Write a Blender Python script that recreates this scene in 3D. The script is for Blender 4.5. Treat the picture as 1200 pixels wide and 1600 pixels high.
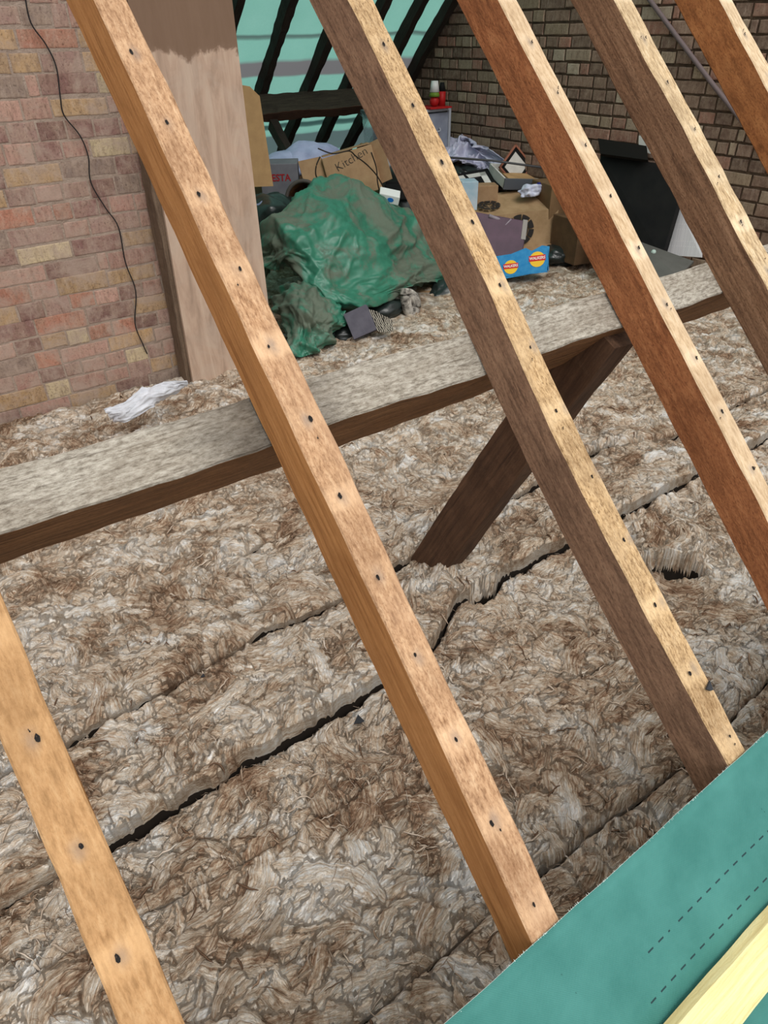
import bpy, bmesh, math, random
import numpy as np
from mathutils import Vector, Matrix, Euler
R = random.Random(7)
NP = np.random.RandomState(7)
for _o in list(bpy.data.objects): bpy.data.objects.remove(_o)
COL = bpy.context.scene.collection
SC = bpy.context.scene

# ------------------------------------------------------------ camera, sky, exposure
CAMZ = 1.43
_f = 1096.0
_X = np.array([1845, -784, 1096.]); _X /= np.linalg.norm(_X)
_D = np.array([25, 1590, 1096.]); _D -= _X * _X.dot(_D); _D /= np.linalg.norm(_D)
_Z = -_D; _Y = np.cross(_Z, _X)
cam = bpy.data.cameras.new('camera'); camo = bpy.data.objects.new('camera', cam); COL.objects.link(camo)
camo.matrix_world = Matrix(((_X[0], -_X[1], -_X[2], 0), (_Y[0], -_Y[1], -_Y[2], 0), (_Z[0], -_Z[1], -_Z[2], CAMZ), (0, 0, 0, 1)))
cam.sensor_fit = 'AUTO'; cam.sensor_width = 36; cam.lens = _f / 1600 * 36; cam.clip_start = .02
SC.camera = camo
SC.view_settings.view_transform = 'Standard'; SC.view_settings.look = 'None'
SC.view_settings.gamma = 1; SC.view_settings.use_curve_mapping = False
SC.view_settings.exposure = 0.45
w = bpy.data.worlds.new('sky'); SC.world = w; w.use_nodes = True
nt = w.node_tree; nt.nodes.clear()
wo = nt.nodes.new('ShaderNodeOutputWorld'); wb = nt.nodes.new('ShaderNodeBackground')
tc = nt.nodes.new('ShaderNodeTexCoord'); sp = nt.nodes.new('ShaderNodeSeparateXYZ'); cr = nt.nodes.new('ShaderNodeValToRGB')
nt.links.new(tc.outputs['Generated'], sp.inputs[0]); nt.links.new(sp.outputs['Z'], cr.inputs[0])
cr.color_ramp.elements[0].position = 0.0; cr.color_ramp.elements[0].color = (.31, .31, .305, 1)
cr.color_ramp.elements[1].position = 0.9; cr.color_ramp.elements[1].color = (1.02, 1.01, 1.0, 1)
e = cr.color_ramp.elements.new(0.08); e.color = (.75, .755, .76, 1)
nt.links.new(cr.outputs[0], wb.inputs[0]); nt.links.new(wb.outputs[0], wo.inputs[0]); wb.inputs[1].default_value = 1.15
# hazy sun behind thin overcast, over the camera's left shoulder
sl = bpy.data.lights.new('sun', 'SUN'); sl.energy = 0.95; sl.angle = math.radians(28); sl.color = (1, .97, .92)
so = bpy.data.objects.new('sun', sl); COL.objects.link(so)
so.rotation_euler = Vector((0.10, 0.62, -0.78)).to_track_quat('-Z', 'Y').to_euler()

# ------------------------------------------------------------ helpers
def P(px, py, y=None, x=None, z=None):
    c = np.array([(px - 600) / _f, (py - 800) / _f, 1.])
    r = np.array([_X.dot(c), _Y.dot(c), _Z.dot(c)])
    if y is not None: t = y / r[1]
    elif x is not None: t = x / r[0]
    else: t = (z - CAMZ) / r[2]
    if y is not None and r[0] * t > 4.33: t = 4.33 / r[0]      # nothing pokes through the gable
    q = r * t
    return Vector((q[0], q[1], q[2] + CAMZ))

def tag(o, label=None, cat=None, group=None, kind=None):
    if label: o['label'] = label
    if cat: o['category'] = cat
    if group: o['group'] = group
    if kind: o['kind'] = kind
    return o

def empty(name, loc=(0, 0, 0), rot=(0, 0, 0)):
    o = bpy.data.objects.new(name, None); COL.objects.link(o); o.location = loc; o.rotation_euler = rot
    o.empty_display_size = .05
    return o

def mesh_obj(name, verts, faces, mats, parent=None, fmat=None, smooth=False):
    me = bpy.data.meshes.new(name)
    me.from_pydata([tuple(v) for v in verts], [], [tuple(f) for f in faces])
    if not isinstance(mats, (list, tuple)): mats = [mats]
    for m in mats: me.materials.append(m)
    if fmat is not None: me.polygons.foreach_set('material_index', fmat)
    if smooth: me.polygons.foreach_set('use_smooth', [True] * len(me.polygons))
    me.update()
    o = bpy.data.objects.new(name, me); COL.objects.link(o)
    if parent: o.parent = parent
    return o

def bm_obj(name, bm, mats, parent=None, smooth=False):
    me = bpy.data.meshes.new(name)
    bmesh.ops.recalc_face_normals(bm, faces=bm.faces[:])
    bm.to_mesh(me); bm.free()
    if not isinstance(mats, (list, tuple)): mats = [mats]
    for m in mats: me.materials.append(m)
    if smooth: me.polygons.foreach_set('use_smooth', [True] * len(me.polygons))
    o = bpy.data.objects.new(name, me); COL.objects.link(o)
    if parent: o.parent = parent
    return o

def add_box(bm, c, s, bevel=0.0, rot=None, mi=0):
    r = bmesh.ops.create_cube(bm, size=1)
    vs = r['verts']
    for v in vs: v.co = Vector((v.co.x * s[0], v.co.y * s[1], v.co.z * s[2]))
    fs = list({f for v in vs for f in v.link_faces})
    for f in fs: f.material_index = mi
    if bevel:
        es = list({e for v in vs for e in v.link_edges})
        rb = bmesh.ops.bevel(bm, geom=es, offset=bevel, segments=2, affect='EDGES', profile=.5)
        vs = list({v for f in rb['faces'] for v in f.verts} | {v for v in vs if v.is_valid})
    m = Matrix.Translation(Vector(c))
    if rot: m = m @ Euler(rot).to_matrix().to_4x4()
    for v in vs: v.co = m @ v.co
    return vs

def tube(bm, pts, rad, seg=6, mi=0):
    rings = []
    n = len(pts)
    for i, p in enumerate(pts):
        p = Vector(p)
        a = Vector(pts[max(i - 1, 0)]); b = Vector(pts[min(i + 1, n - 1)])
        t = (b - a).normalized()
        up = Vector((0, 0, 1)) if abs(t.z) < .9 else Vector((1, 0, 0))
        u = t.cross(up).normalized(); v = t.cross(u)
        rr = rad[i] if isinstance(rad, (list, tuple)) else rad
        rings.append([bm.verts.new(p + (u * math.cos(2 * math.pi * k / seg) + v * math.sin(2 * math.pi * k / seg)) * rr) for k in range(seg)])
    for i in range(n - 1):
        for k in range(seg):
            f = bm.faces.new((rings[i][k], rings[i][(k + 1) % seg], rings[i + 1][(k + 1) % seg], rings[i + 1][k]))
            f.material_index = mi
    for rg in (rings[0], rings[-1]):
        try: bm.faces.new(rg).material_index = mi
        except Exception: pass

def smoothpts(pts, n=8):
    pts = [Vector(p) for p in pts]; out = []
    for i in range(len(pts) - 1):
        p0 = pts[max(i - 1, 0)]; p1 = pts[i]; p2 = pts[i + 1]; p3 = pts[min(i + 2, len(pts) - 1)]
        for k in range(n):
            t = k / n
            out.append(.5 * ((2 * p1) + (p2 - p0) * t + (2 * p0 - 5 * p1 + 4 * p2 - p3) * t * t + (3 * p1 - p0 - 3 * p2 + p3) * t ** 3))
    out.append(pts[-1]); return out

# 2-D value noise in numpy
def vnoise(x, y, seed):
    rs = np.random.RandomState(seed); T = rs.rand(256, 256)
    xi = np.floor(x).astype(int); yi = np.floor(y).astype(int)
    fx = x - xi; fy = y - yi
    fx = fx * fx * (3 - 2 * fx); fy = fy * fy * (3 - 2 * fy)
    a = T[xi % 256, yi % 256]; b = T[(xi + 1) % 256, yi % 256]; c = T[xi % 256, (yi + 1) % 256]; d = T[(xi + 1) % 256, (yi + 1) % 256]
    return (a * (1 - fx) + b * fx) * (1 - fy) + (c * (1 - fx) + d * fx) * fy

def fbm(x, y, seed, o=4):
    s = 0; a = .5
    for k in range(o):
        s = s + a * vnoise(x * 2 ** k + 13.1 * k, y * 2 ** k + 7.7 * k, seed + k); a *= .5
    return s

# ------------------------------------------------------------ material helper
class NT:
    def __init__(self, name, rough=.85):
        self.m = bpy.data.materials.new(name); self.m.use_nodes = True
        self.t = self.m.node_tree; self.t.nodes.clear()
        self.out = self.n('ShaderNodeOutputMaterial'); self.b = self.n('ShaderNodeBsdfPrincipled')
        self.l(self.b.outputs[0], self.out.inputs[0]); self.b.inputs['Roughness'].default_value = rough
        self.b.inputs['Specular IOR Level'].default_value = .25
    def n(self, t, **k):
        x = self.t.nodes.new(t)
        for a, v in k.items(): setattr(x, a, v)
        return x
    def l(self, a, b): self.t.links.new(a, b)
    def coord(self, kind='Object'): return self.n('ShaderNodeTexCoord').outputs[kind]
    def attr(self, name, out='Vector'):
        a = self.n('ShaderNodeAttribute'); a.attribute_name = name; return a.outputs[out]
    def mapv(self, v, scale=(1, 1, 1), loc=(0, 0, 0), rot=(0, 0, 0)):
        m = self.n('ShaderNodeMapping'); m.inputs['Scale'].default_value = scale; m.inputs['Location'].default_value = loc
        m.inputs['Rotation'].default_value = rot
        self.l(v, m.inputs[0]); return m.outputs[0]
    def noise(self, v, scale=5, detail=4, rough=.6, dist=0):
        x = self.n('ShaderNodeTexNoise'); x.inputs['Scale'].default_value = scale; x.inputs['Detail'].default_value = detail
        x.inputs['Roughness'].default_value = rough; x.inputs['Distortion'].default_value = dist
        self.l(v, x.inputs['Vector']); return x.outputs['Fac']
    def ramp(self, f, stops, interp='LINEAR'):
        x = self.n('ShaderNodeValToRGB'); r = x.color_ramp; r.interpolation = interp
        while len(r.elements) < len(stops): r.elements.new(.5)
        for e, (p, c) in zip(r.elements, stops):
            e.position = p; e.color = (c[0], c[1], c[2], 1) if isinstance(c, (tuple, list)) else (c, c, c, 1)
        self.l(f, x.inputs[0]); return x.outputs[0]
    def mix(self, f, a, b, mode='MIX'):
        x = self.n('ShaderNodeMix', data_type='RGBA', blend_type=mode)
        for s, v in ((x.inputs['Factor'], f), (x.inputs['A'], a), (x.inputs['B'], b)):
            if isinstance(v, (int, float)): s.default_value = v
            elif isinstance(v, tuple): s.default_value = (v[0], v[1], v[2], 1)
            else: self.l(v, s)
        return x.outputs['Result']
    def math(self, op, a, b=0.0, c=0.0):
        x = self.n('ShaderNodeMath', operation=op)
        for s, v in zip(x.inputs, (a, b, c)):
            if isinstance(v, (int, float)): s.default_value = v
            else: self.l(v, s)
        return x.outputs[0]
    def col(self, c):
        if isinstance(c, tuple): self.b.inputs['Base Color'].default_value = (c[0], c[1], c[2], 1)
        else: self.l(c, self.b.inputs['Base Color'])
    def bump(self, h, strength=.5, dist=.003):
        x = self.n('ShaderNodeBump'); x.inputs['Strength'].default_value = strength; x.inputs['Distance'].default_value = dist
        self.l(h, x.inputs['Height']); self.l(x.outputs[0], self.b.inputs['Normal'])

def lin(r, g, b):
    f = lambda c: (c / 255 / 12.92) if c / 255 <= .04045 else ((c / 255 + .055) / 1.055) ** 2.4
    return (f(r), f(g), f(b))

def mat_wood(name, dark, base, light, speck=.5, grain=1.0, nails=None, grey=None, bump=.5, streak=5):
    """timber; local x runs along the piece. nails=(x0, gauge, y0): battens once nailed here"""
    t = NT(name, .85); v = t.coord()
    warp = t.noise(t.mapv(v, (3, 12, 12)), 1, 3)
    wv = t.n('ShaderNodeVectorMath', operation='ADD'); t.l(v, wv.inputs[0])
    cx = t.n('ShaderNodeCombineXYZ'); t.l(t.math('MULTIPLY', warp, .02), cx.inputs[1]); t.l(cx.outputs[0], wv.inputs[1])
    g1 = t.noise(t.mapv(wv.outputs[0], (streak, 150 * grain, 150 * grain)), 1, 4, .65)
    g2 = t.noise(t.mapv(v, (130, 300, 300)), 1, 4, .75)
    g3 = t.noise(t.mapv(v, (6, 14, 14)), 1, 4, .6, .6)
    c = t.ramp(g1, [(.3, dark), (.5, base), (.72, light)])
    c = t.mix(t.math('MULTIPLY', t.ramp(g3, [(.35, 0.), (.65, 1.)]), .55), c, t.ramp(g3, [(.3, light), (.75, dark)]))
    sp_ = t.ramp(g2, [(.33, 1.), (.5, 0.)])
    c = t.mix(t.math('MULTIPLY', sp_, speck), c, dark, 'MULTIPLY') if False else t.mix(t.math('MULTIPLY', sp_, speck), c, dark)
    hi = t.ramp(g2, [(.56, 0.), (.72, 1.)])
    c = t.mix(t.math('MULTIPLY', hi, speck * .7), c, light)
    if grey:
        g4 = t.noise(t.mapv(v, (2.2, 9, 9)), 1, 4, .6)
        c = t.mix(t.math('MULTIPLY', t.ramp(g4, [(.5, 0.), (.68, 1.)]), .7), c, grey)
    if nails:
        x0, gauge, y0 = nails
        s = t.n('ShaderNodeSeparateXYZ'); t.l(v, s.inputs[0])
        m = t.math('WRAP', t.math('SUBTRACT', s.outputs[0], x0), gauge / 2, -gauge / 2)
        n5 = t.noise(t.mapv(v, (40, 40, 40)), 1, 3)
        band = t.ramp(t.math('ADD', t.math('ABSOLUTE', m), t.math('MULTIPLY', t.math('SUBTRACT', n5, .5), .02)), [(.012, 1.), (.026, 0.)])
        gate = t.ramp(t.noise(t.mapv(v, (5, 0, 0)), 1, 1), [(.42, .1), (.6, 1.)])
        gate2 = t.ramp(t.noise(t.mapv(v, (9, 0, 0), (3, 0, 0)), 1, 1), [(.4, .2), (.55, 1.)])
        c = t.mix(t.math('MULTIPLY', t.math('MULTIPLY', band, gate), .45), c, tuple(min(1, q * 1.25) for q in light))
        dy = t.math('SUBTRACT', s.outputs[1], y0)
        d2 = t.math('SQRT', t.math('ADD', t.math('POWER', t.math('MULTIPLY', m, .6), 2), t.math('POWER', dy, 2)))
        st = t.ramp(t.math('ADD', d2, t.math('MULTIPLY', t.math('SUBTRACT', n5, .5), .012)), [(.001, 1.), (.010, 0.)])
        c = t.mix(t.math('MULTIPLY', t.math('MULTIPLY', st, gate2), .6), c, lin(120, 112, 108))
    t.col(c)
    t.bump(t.math('ADD', t.math('MULTIPLY', g1, .5), g2), bump, .0025)
    return t.m

# ------------------------------------------------------------ timber beam as one mesh; frame: x along, y width, z outward normal
def beam(name, p0, xd, yd, L, w, d, mats, seed=0, bow=0.0, rough=.0012, holes=None, ch=.0025, parent=None, seg=.03):
    xd = Vector(xd).normalized(); yd = Vector(yd).normalized(); zd = xd.cross(yd)
    n = max(2, int(L / seg)); rs = random.Random(seed)
    prof = [(-w / 2, -d + ch), (-w / 2, -ch), (-w / 2 + ch, 0), (w / 2 - ch, 0), (w / 2, -ch), (w / 2, -d + ch), (w / 2 - ch, -d), (-w / 2 + ch, -d)]
    fm = [1, 0, 0, 0, 1, 2, 2, 2]      # face material: side, outer, side, under
    verts = []; faces = []; mi = []
    ph = [[(rs.uniform(0, 6.28), rs.uniform(4, 14), rs.uniform(0, 6.28), rs.uniform(25, 60)) for _ in range(2)] for _ in range(4)]
    cid = [3, 0, 0, 1, 1, 2, 2, 3]
    for i in range(n + 1):
        x = L * i / n
        b = bow * (1 - (2 * x / L - 1) ** 2) if not callable(bow) else bow(x)
        for k, (y, z) in enumerate(prof):
            q = ph[cid[k]]
            oy = rough * (math.sin(x * q[0][1] + q[0][0]) * 1.3 + .6 * math.sin(x * q[0][3] + q[0][2])) + rs.uniform(-1, 1) * rough * .25
            oz = rough * (math.sin(x * q[1][1] + q[1][0]) * 1.3 + .6 * math.sin(x * q[1][3] + q[1][2])) + rs.uniform(-1, 1) * rough * .25
            verts.append((x, y + oy + b, z + oz))
    for i in range(n):
        for k in range(8):
            a = i * 8 + k; b_ = i * 8 + (k + 1) % 8
            faces.append((a, a + 8, b_ + 8, b_)); mi.append(fm[k])
    faces.append(tuple(range(8))); mi.append(1)
    faces.append(tuple(n * 8 + k for k in reversed(range(8)))); mi.append(1)
    if holes:
        for (hx, hy, hr) in holes:
            base = len(verts); m = 9
            b = bow(hx) if callable(bow) else bow * (1 - (2 * hx / L - 1) ** 2)
            for k in range(m):
                a = 2 * math.pi * k / m; r = hr * rs.uniform(.75, 1.2)
                verts.append((hx + math.cos(a) * r * 1.7, hy + b + math.sin(a) * r, rough * 2.2))
            faces.append(tuple(range(base, base + m))); mi.append(3)
            # a curled splinter / nail stub next to the hole
            base = len(verts)
            for k in range(4): verts.append((hx + .002 * (k % 2) + .001, hy + b + .001 * (k // 2), rough * 2.2 + (.0035 if k > 1 else 0)))
            faces.append((base, base + 1, base + 3, base + 2)); mi.append(4)
    o = mesh_obj(name, verts, faces, mats, parent, mi)
    o.matrix_world = Matrix(((xd.x, yd.x, zd.x, p0[0]), (xd.y, yd.y, zd.y, p0[1]), (xd.z, yd.z, zd.z, p0[2]), (0, 0, 0, 1)))
    return o

M_black = NT('nail hole black'); M_black.col((.012, .01, .009)); M_black = M_black.m
M_rust = NT('rusty nail', .6); M_rust.col(lin(80, 70, 66)); M_rust = M_rust.m

# roof geometry: near slope outer plane z = y - 1.23 + CAMZ ; near-slope coordinate v = distance up the slope
s2 = math.sqrt(.5); H0 = .87
def roofpt(X, v, out=0.0):            # point on the near slope's outer plane (+out = outward)
    return Vector((X, (H0 - out + v) * s2, CAMZ + (v - H0 + out) * s2))
UP = Vector((0, s2, s2)); RN = Vector((0, -s2, s2))

# ------------------------------------------------------------ structure: floor, gable, chimney wall, left wall, far roof lining
GX = 4.42
mf = NT('dark lath and painted wool shade'); mf.col(lin(34, 27, 21)); mf = mf.m  # floor lath colour; also paints shade into wool pits and seam skirts
mesh_obj('floor', [(-2.2, -.5, -.17), (GX, -.5, -.17), (GX, 6.9, -.17), (-2.2, 6.9, -.17), (-2.2, -.5, -.2), (GX, -.5, -.2), (GX, 6.9, -.2), (-2.2, 6.9, -.2)],
         [(0, 1, 2, 3), (7, 6, 5, 4), (0, 4, 5, 1), (1, 5, 6, 2), (2, 6, 7, 3), (3, 7, 4, 0)], mf)['kind'] = 'structure'

def mat_brick(name, smear, smcol, soot=.0):
    t = NT(name, .9); a = t.attr('bcol', 'Color'); v = t.coord()
    n1 = t.noise(v, 22, 5, .7); n2 = t.noise(v, 120, 4, .7); n3 = t.noise(v, 7, 5, .7, .4)
    n4 = t.noise(t.mapv(v, (55, 55, 14)), 1, 5, .75)
    c = t.mix(t.math('MULTIPLY', t.ramp(n1, [(.35, 0.), (.65, 1.)]), .5), a, lin(172, 150, 130))
    c = t.mix(t.math('MULTIPLY', t.ramp(n4, [(.32, 1.), (.5, 0.)]), .5), c, lin(98, 74, 62))
    c = t.mix(t.math('MULTIPLY', t.ramp(n4, [(.55, 0.), (.7, 1.)]), .35), c, lin(204, 188, 172))
    c = t.mix(t.math('MULTIPLY', t.ramp(n2, [(.3, 1.), (.46, 0.)]), .6), c, lin(64, 44, 36))
    c = t.mix(t.math('MULTIPLY', t.ramp(n3, [(.47, 0.), (.62, 1.)]), smear), c, smcol)
    t.col(c); t.bump(t.math('ADD', n1, t.math('MULTIPLY', n2, .5)), .6, .006); return t.m
def mat_mortar(name, c1, c2, bd=.008):
    t = NT(name, .95); v = t.coord(); n1 = t.noise(v, 14, 5, .7); n2 = t.noise(v, 90, 4, .7)
    t.col(t.mix(t.ramp(n1, [(.35, 0.), (.65, 1.)]), c1, c2)); t.bump(t.math('ADD', n1, n2), .8, bd); return t.m

def brick_wall(name, org, ud, nd, W, H, pal, mb, mm, seed, keep=None, outline=None, gap=.010, proud=.004, course=.075, jit=.002, tilt=0.0, thick=.1, smat=None):
    """one wall: a mortar slab with every brick face standing slightly proud of it. u along ud, height z, facing nd"""
    rs = random.Random(seed); ud = Vector(ud); nd = Vector(nd); org = Vector(org)
    verts = []; faces = []; mi = []; cols = []
    if outline is None: outline = [(0, 0), (W, 0), (W, H), (0, H)]
    n = len(outline)
    for dd in (0, -thick):
        for (u, z) in outline:
            verts.append(org + ud * u + Vector((0, 0, z)) + nd * dd); cols.append((.3, .3, .3, 1))
    faces.append(tuple(range(n))); mi.append(1)
    faces.append(tuple(2 * n - 1 - k for k in range(n))); mi.append(1)
    for k in range(n):
        faces.append((k, k + n, (k + 1) % n + n, (k + 1) % n)); mi.append(1)
    z = 0; row = 0
    while z < H:
        mode = rs.choice([0, 1, 1, 2, 2]); u = -rs.uniform(0, .2)
        while u < W:
            k = {0: .215, 1: .1025, 2: rs.choice([.215, .1025])}[mode]
            if rs.random() < .3: k = rs.choice([.04, .055, .07, .09, .1025, .16, .215])
            cu = u + k / 2; cz = z + course / 2
            if u > -.03 and u + k < W + .05 and (keep is None or keep(cu, cz)):
                u0 = max(u, 0); u1 = min(u + k, W); z0 = z + gap / 2 + rs.uniform(-1, 1) * jit; z1 = z + course - gap / 2 + rs.uniform(-1, 1) * jit
                if u1 - u0 > .02:
                    base = len(verts); pr = proud * rs.uniform(.5, 1.5); tl = rs.uniform(-1, 1) * tilt
                    col = rs.choice(pal); f = rs.uniform(.82, 1.15); col = tuple(min(1, q * f) for q in col) + (1,)
                    def ring(ins, out):
                        pts = []
                        a0, a1, b0, b1 = u0 + ins, u1 - ins, z0 + ins, z1 - ins
                        nu = 4
                        for i in range(nu): pts.append((a0 + (a1 - a0) * i / nu, b0))
                        for i in range(2): pts.append((a1, b0 + (b1 - b0) * i / 2))
                        for i in range(nu): pts.append((a1 - (a1 - a0) * i / nu, b1))
                        for i in range(2): pts.append((a0, b1 - (b1 - b0) * i / 2))
                        return pts, out
                    for ins, out in ((0, -.001), (.001, pr * .7), (.005, pr)):
                        pts, o_ = ring(ins, out)
                        for (pu, pz) in pts:
                            ju = rs.uniform(-1, 1) * .0016; jz = rs.uniform(-1, 1) * .0016
                            verts.append(org + ud * (pu + ju) + Vector((0, 0, pz + jz + tl * (pu - cu))) + nd * o_); cols.append(col)
                    m = 12
                    for r_ in range(2):
                        for i in range(m):
                            a = base + r_ * m + i; b = base + r_ * m + (i + 1) % m
                            faces.append((a, b, b + m, a + m)); mi.append(0)
                    faces.append(tuple(base + 2 * m + i for i in range(m))); mi.append(0)
            u += k + gap
        z += course; row += 1
    o = mesh_obj(name, verts, faces, [mb, mm], None, mi)
    ca = o.data.color_attributes.new('bcol', 'FLOAT_COLOR', 'POINT')
    ca.data.foreach_set('color', np.array(cols, dtype=np.float32).ravel())
    o['kind'] = 'structure'
    return o

pal_left = [lin(168, 128, 116)] * 4 + [lin(160, 130, 120)] * 4 + [lin(178, 140, 126)] * 3 + [lin(134, 100, 94)] * 3 + [lin(126, 94, 88)] * 2 + [lin(172, 142, 106)] * 3 + [lin(196, 178, 144)] + [lin(172, 118, 98)] * 2 + [lin(140, 122, 112)] * 2 + [lin(184, 150, 108)]
pal_gab = [lin(138, 112, 96)] * 4 + [lin(122, 98, 84)] * 4 + [lin(112, 90, 78)] * 3 + [lin(152, 108, 92)] * 3 + [lin(166, 148, 126)] * 2 + [lin(146, 128, 106)] * 2 + [lin(96, 76, 66)] * 2 + [lin(180, 166, 146)]
mbl = mat_brick('soft red brick face', .7, lin(172, 152, 138)); mml = mat_mortar('buff lime mortar', lin(172, 154, 140), lin(150, 132, 118))
mbg = mat_brick('sooty stock brick face', .25, lin(118, 100, 84)); mmg = mat_mortar('brown sooty mortar', lin(96, 78, 62), lin(66, 52, 42), .012)

# right gable wall, facing -X, outline follows both roof slopes  (u = y)
def zn(y): return y - 1.23 + CAMZ
def zf(y): return 5.33 - y + CAMZ
YR = (5.33 + 1.23) / 2
gy0, gy1 = -.6, 6.8
def gkeep(u, z):
    y = gy0 + u; zz = z - .2
    return zz < min(zn(y), zf(y)) - .10 and zz > -.05
brick_wall('wall_right', (GX, gy0, -.2), (0, 1, 0), (-1, 0, 0), gy1 - gy0, 4.0, pal_gab, mbg, mmg, 11, gkeep,
           [(0, 0), (7.4, 0), (7.4, max(.1, zf(gy1) + .2)), (YR - gy0, zn(YR) + .2), (.02, .1)], gap=.012, proud=.007, jit=.003, tilt=.01)
# brick stack / party wall at the ridge, facing the eaves
BWX = 1.57
brick_wall('wall_back', (-2.2, 3.35, -.2), (1, 0, 0), (0, -1, 0), BWX + 2.2, 3.7, pal_left, mbl, mml, 5, None, None, gap=.008, proud=.0022, tilt=.02, thick=.75, jit=.006)
# far-left brick wall closes the loft outside the frame
brick_wall('wall_left', (-2.2, -.5, -.2), (0, 1, 0), (1, 0, 0), 7.3, 3.4, pal_left, mbl, mml, 9, lambda u, z: z - .2 < min(zn(u - .5), zf(u - .5)) - .1,
           [(0, 0), (7.3, 0), (7.3, .2), (YR + .5, zn(YR) + .2), (.02, .1)], gap=.012)

# far slope lining: pale green breathable sheet, lit through from outside
k_in = 5.20
def farpt(X, d, t_in=0.0):            # d = distance down the slope from the ridge side, t_in = inward offset from underside plane of rafters
    y = 3.16 + d * s2 - t_in * s2; z = k_in + CAMZ - (3.16 + d * s2) - t_in * s2
    return Vector((X, y, z))
t = NT('green roof lining', .7); v = t.attr('sv')
sx = t.n('ShaderNodeSeparateXYZ'); t.l(v, sx.inputs[0]); sv = sx.outputs[0]
wob = t.math('MULTIPLY', t.math('SUBTRACT', t.noise(t.coord(), 3, 2), .5), .03)
svw = t.math('ADD', sv, wob)
def band(a, b, e=.012):
    up = t.ramp(t.math('MULTIPLY', svw, .2), [(max(0, (a - e) * .2), 0.), (a * .2, 1.)]); dn = t.ramp(t.math('MULTIPLY', svw, .2), [(b * .2, 1.), ((b + e) * .2, 0.)])
    return t.math('MULTIPLY', up, dn)
n1 = t.noise(t.mapv(t.coord(), (1, 1, 1)), 160, 3); n2 = t.noise(t.coord(), 5, 4)
c = t.mix(n2, lin(126, 184, 170), lin(146, 200, 187)); c = t.mix(t.math('MULTIPLY', n1, .35), c, lin(96, 160, 142))
c = t.mix(band(.665, .68), c, lin(84, 104, 100))
c = t.mix(band(.905, 1.035), c, lin(118, 118, 120))
c = t.mix(band(1.56, 1.60), c, lin(60, 90, 86))
c = t.mix(band(1.69, 1.92), c, lin(92, 112, 112))
t.col(c)
tr = t.n('ShaderNodeBsdfTranslucent'); t.l(c, tr.inputs[0]); ms = t.n('ShaderNodeMixShader'); ms.inputs[0].default_value = .62
t.l(t.b.outputs[0], ms.inputs[1]); t.l(tr.outputs[0], ms.inputs[2]); t.l(ms.outputs[0], t.out.inputs[0])
M_far = t.m
frx = [1.75, 2.16, 2.55, 2.94, 3.36, 3.73, 4.065, 4.36]
nx, ny = 90, 120; verts = []; svs = []
for j in range(ny + 1):
    for i in range(nx + 1):
        X = BWX - 3.75 + (GX - BWX + 3.75) * i / nx if False else -2.2 + (GX + 2.2) * i / nx
        d = 4.75 * j / ny
        k = (X - frx[0]) / .4; sag = .012 * abs(math.sin(math.pi * k)) + .006 * math.sin(d * 9 + X * 2)
        # vertical laps: slight ripples
        verts.append(farpt(X, d, -.095 + sag)); svs.append(d)
faces = [(j * (nx + 1) + i, j * (nx + 1) + i + 1, (j + 1) * (nx + 1) + i + 1, (j + 1) * (nx + 1) + i) for j in range(ny) for i in range(nx)]
ce = mesh_obj('ceiling', verts, faces, M_far, smooth=True); ce['kind'] = 'structure'
# d measured so that stripe heights are in metres down the slope
D0 = None
at = ce.data.attributes.new('sv', 'FLOAT_VECTOR', 'POINT')
arr = np.zeros((len(verts), 3), dtype=np.float32)
arr[:, 0] = [((v_[1] - (v_[2] - CAMZ)) * s2 - 3.14) for v_ in verts]      # = -(z-y)/sqrt2 - 3.14 : stripes at .66, .9-1.03, 1.56, 1.69-1.92
at.data.foreach_set('vector', arr.ravel())

# ------------------------------------------------------------ timbers
D_ = dict
wood_outer = {
 0: mat_wood('outer face tan', lin(136, 100, 62), lin(178, 136, 92), lin(198, 160, 116), .4, nails=(.862, .1201, 0), streak=34),
 1: mat_wood('outer face freckled', lin(120, 84, 56), lin(182, 142, 106), lin(212, 178, 142), .7, nails=(.862, .1201, 0), streak=34, grey=lin(176, 140, 110)),
 2: mat_wood('outer face pale buff', lin(104, 76, 46), lin(190, 156, 112), lin(214, 186, 146), .85, nails=(.862, .1201, 0), streak=34, grey=lin(186, 158, 122)),
 3: mat_wood('outer face pale sand', lin(150, 120, 86), lin(202, 174, 138), lin(220, 198, 168), .35, nails=(.862, .1201, 0), streak=34, grey=lin(190, 166, 136)),
 4: mat_wood('outer face split pale', lin(114, 88, 58), lin(198, 170, 130), lin(222, 202, 168), .5, nails=(.862, .1201, 0), streak=34),
 5: mat_wood('outer face cream', lin(150, 122, 88), lin(206, 180, 144), lin(228, 208, 178), .25, nails=(.862, .1201, 0), streak=34),
}
wood_side = {
 0: mat_wood('side face orange', lin(120, 78, 38), lin(170, 118, 64), lin(190, 140, 84), .2),
 1: mat_wood('side face honey', lin(134, 86, 44), lin(178, 124, 72), lin(194, 142, 90), .25),
 2: mat_wood('side face umber', lin(84, 62, 48), lin(136, 104, 82), lin(164, 132, 106), .75, streak=16),
 3: mat_wood('side face sawn red', lin(112, 66, 38), lin(160, 100, 62), lin(190, 130, 86), .85, streak=14, grain=.6, bump=.9),
 4: mat_wood('side face sawn brown', lin(78, 54, 38), lin(132, 98, 72), lin(160, 126, 98), .75, bump=.9),
 5: mat_wood('side face furry orange', lin(110, 66, 34), lin(154, 98, 56), lin(180, 124, 76), .8, streak=16, grain=.4),
}
def bow2(x):   # second rafter leans a few centimetres out of straight
    v = x - 1.35
    return .022 * math.exp(-((v + .02) / .42) ** 2)
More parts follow.
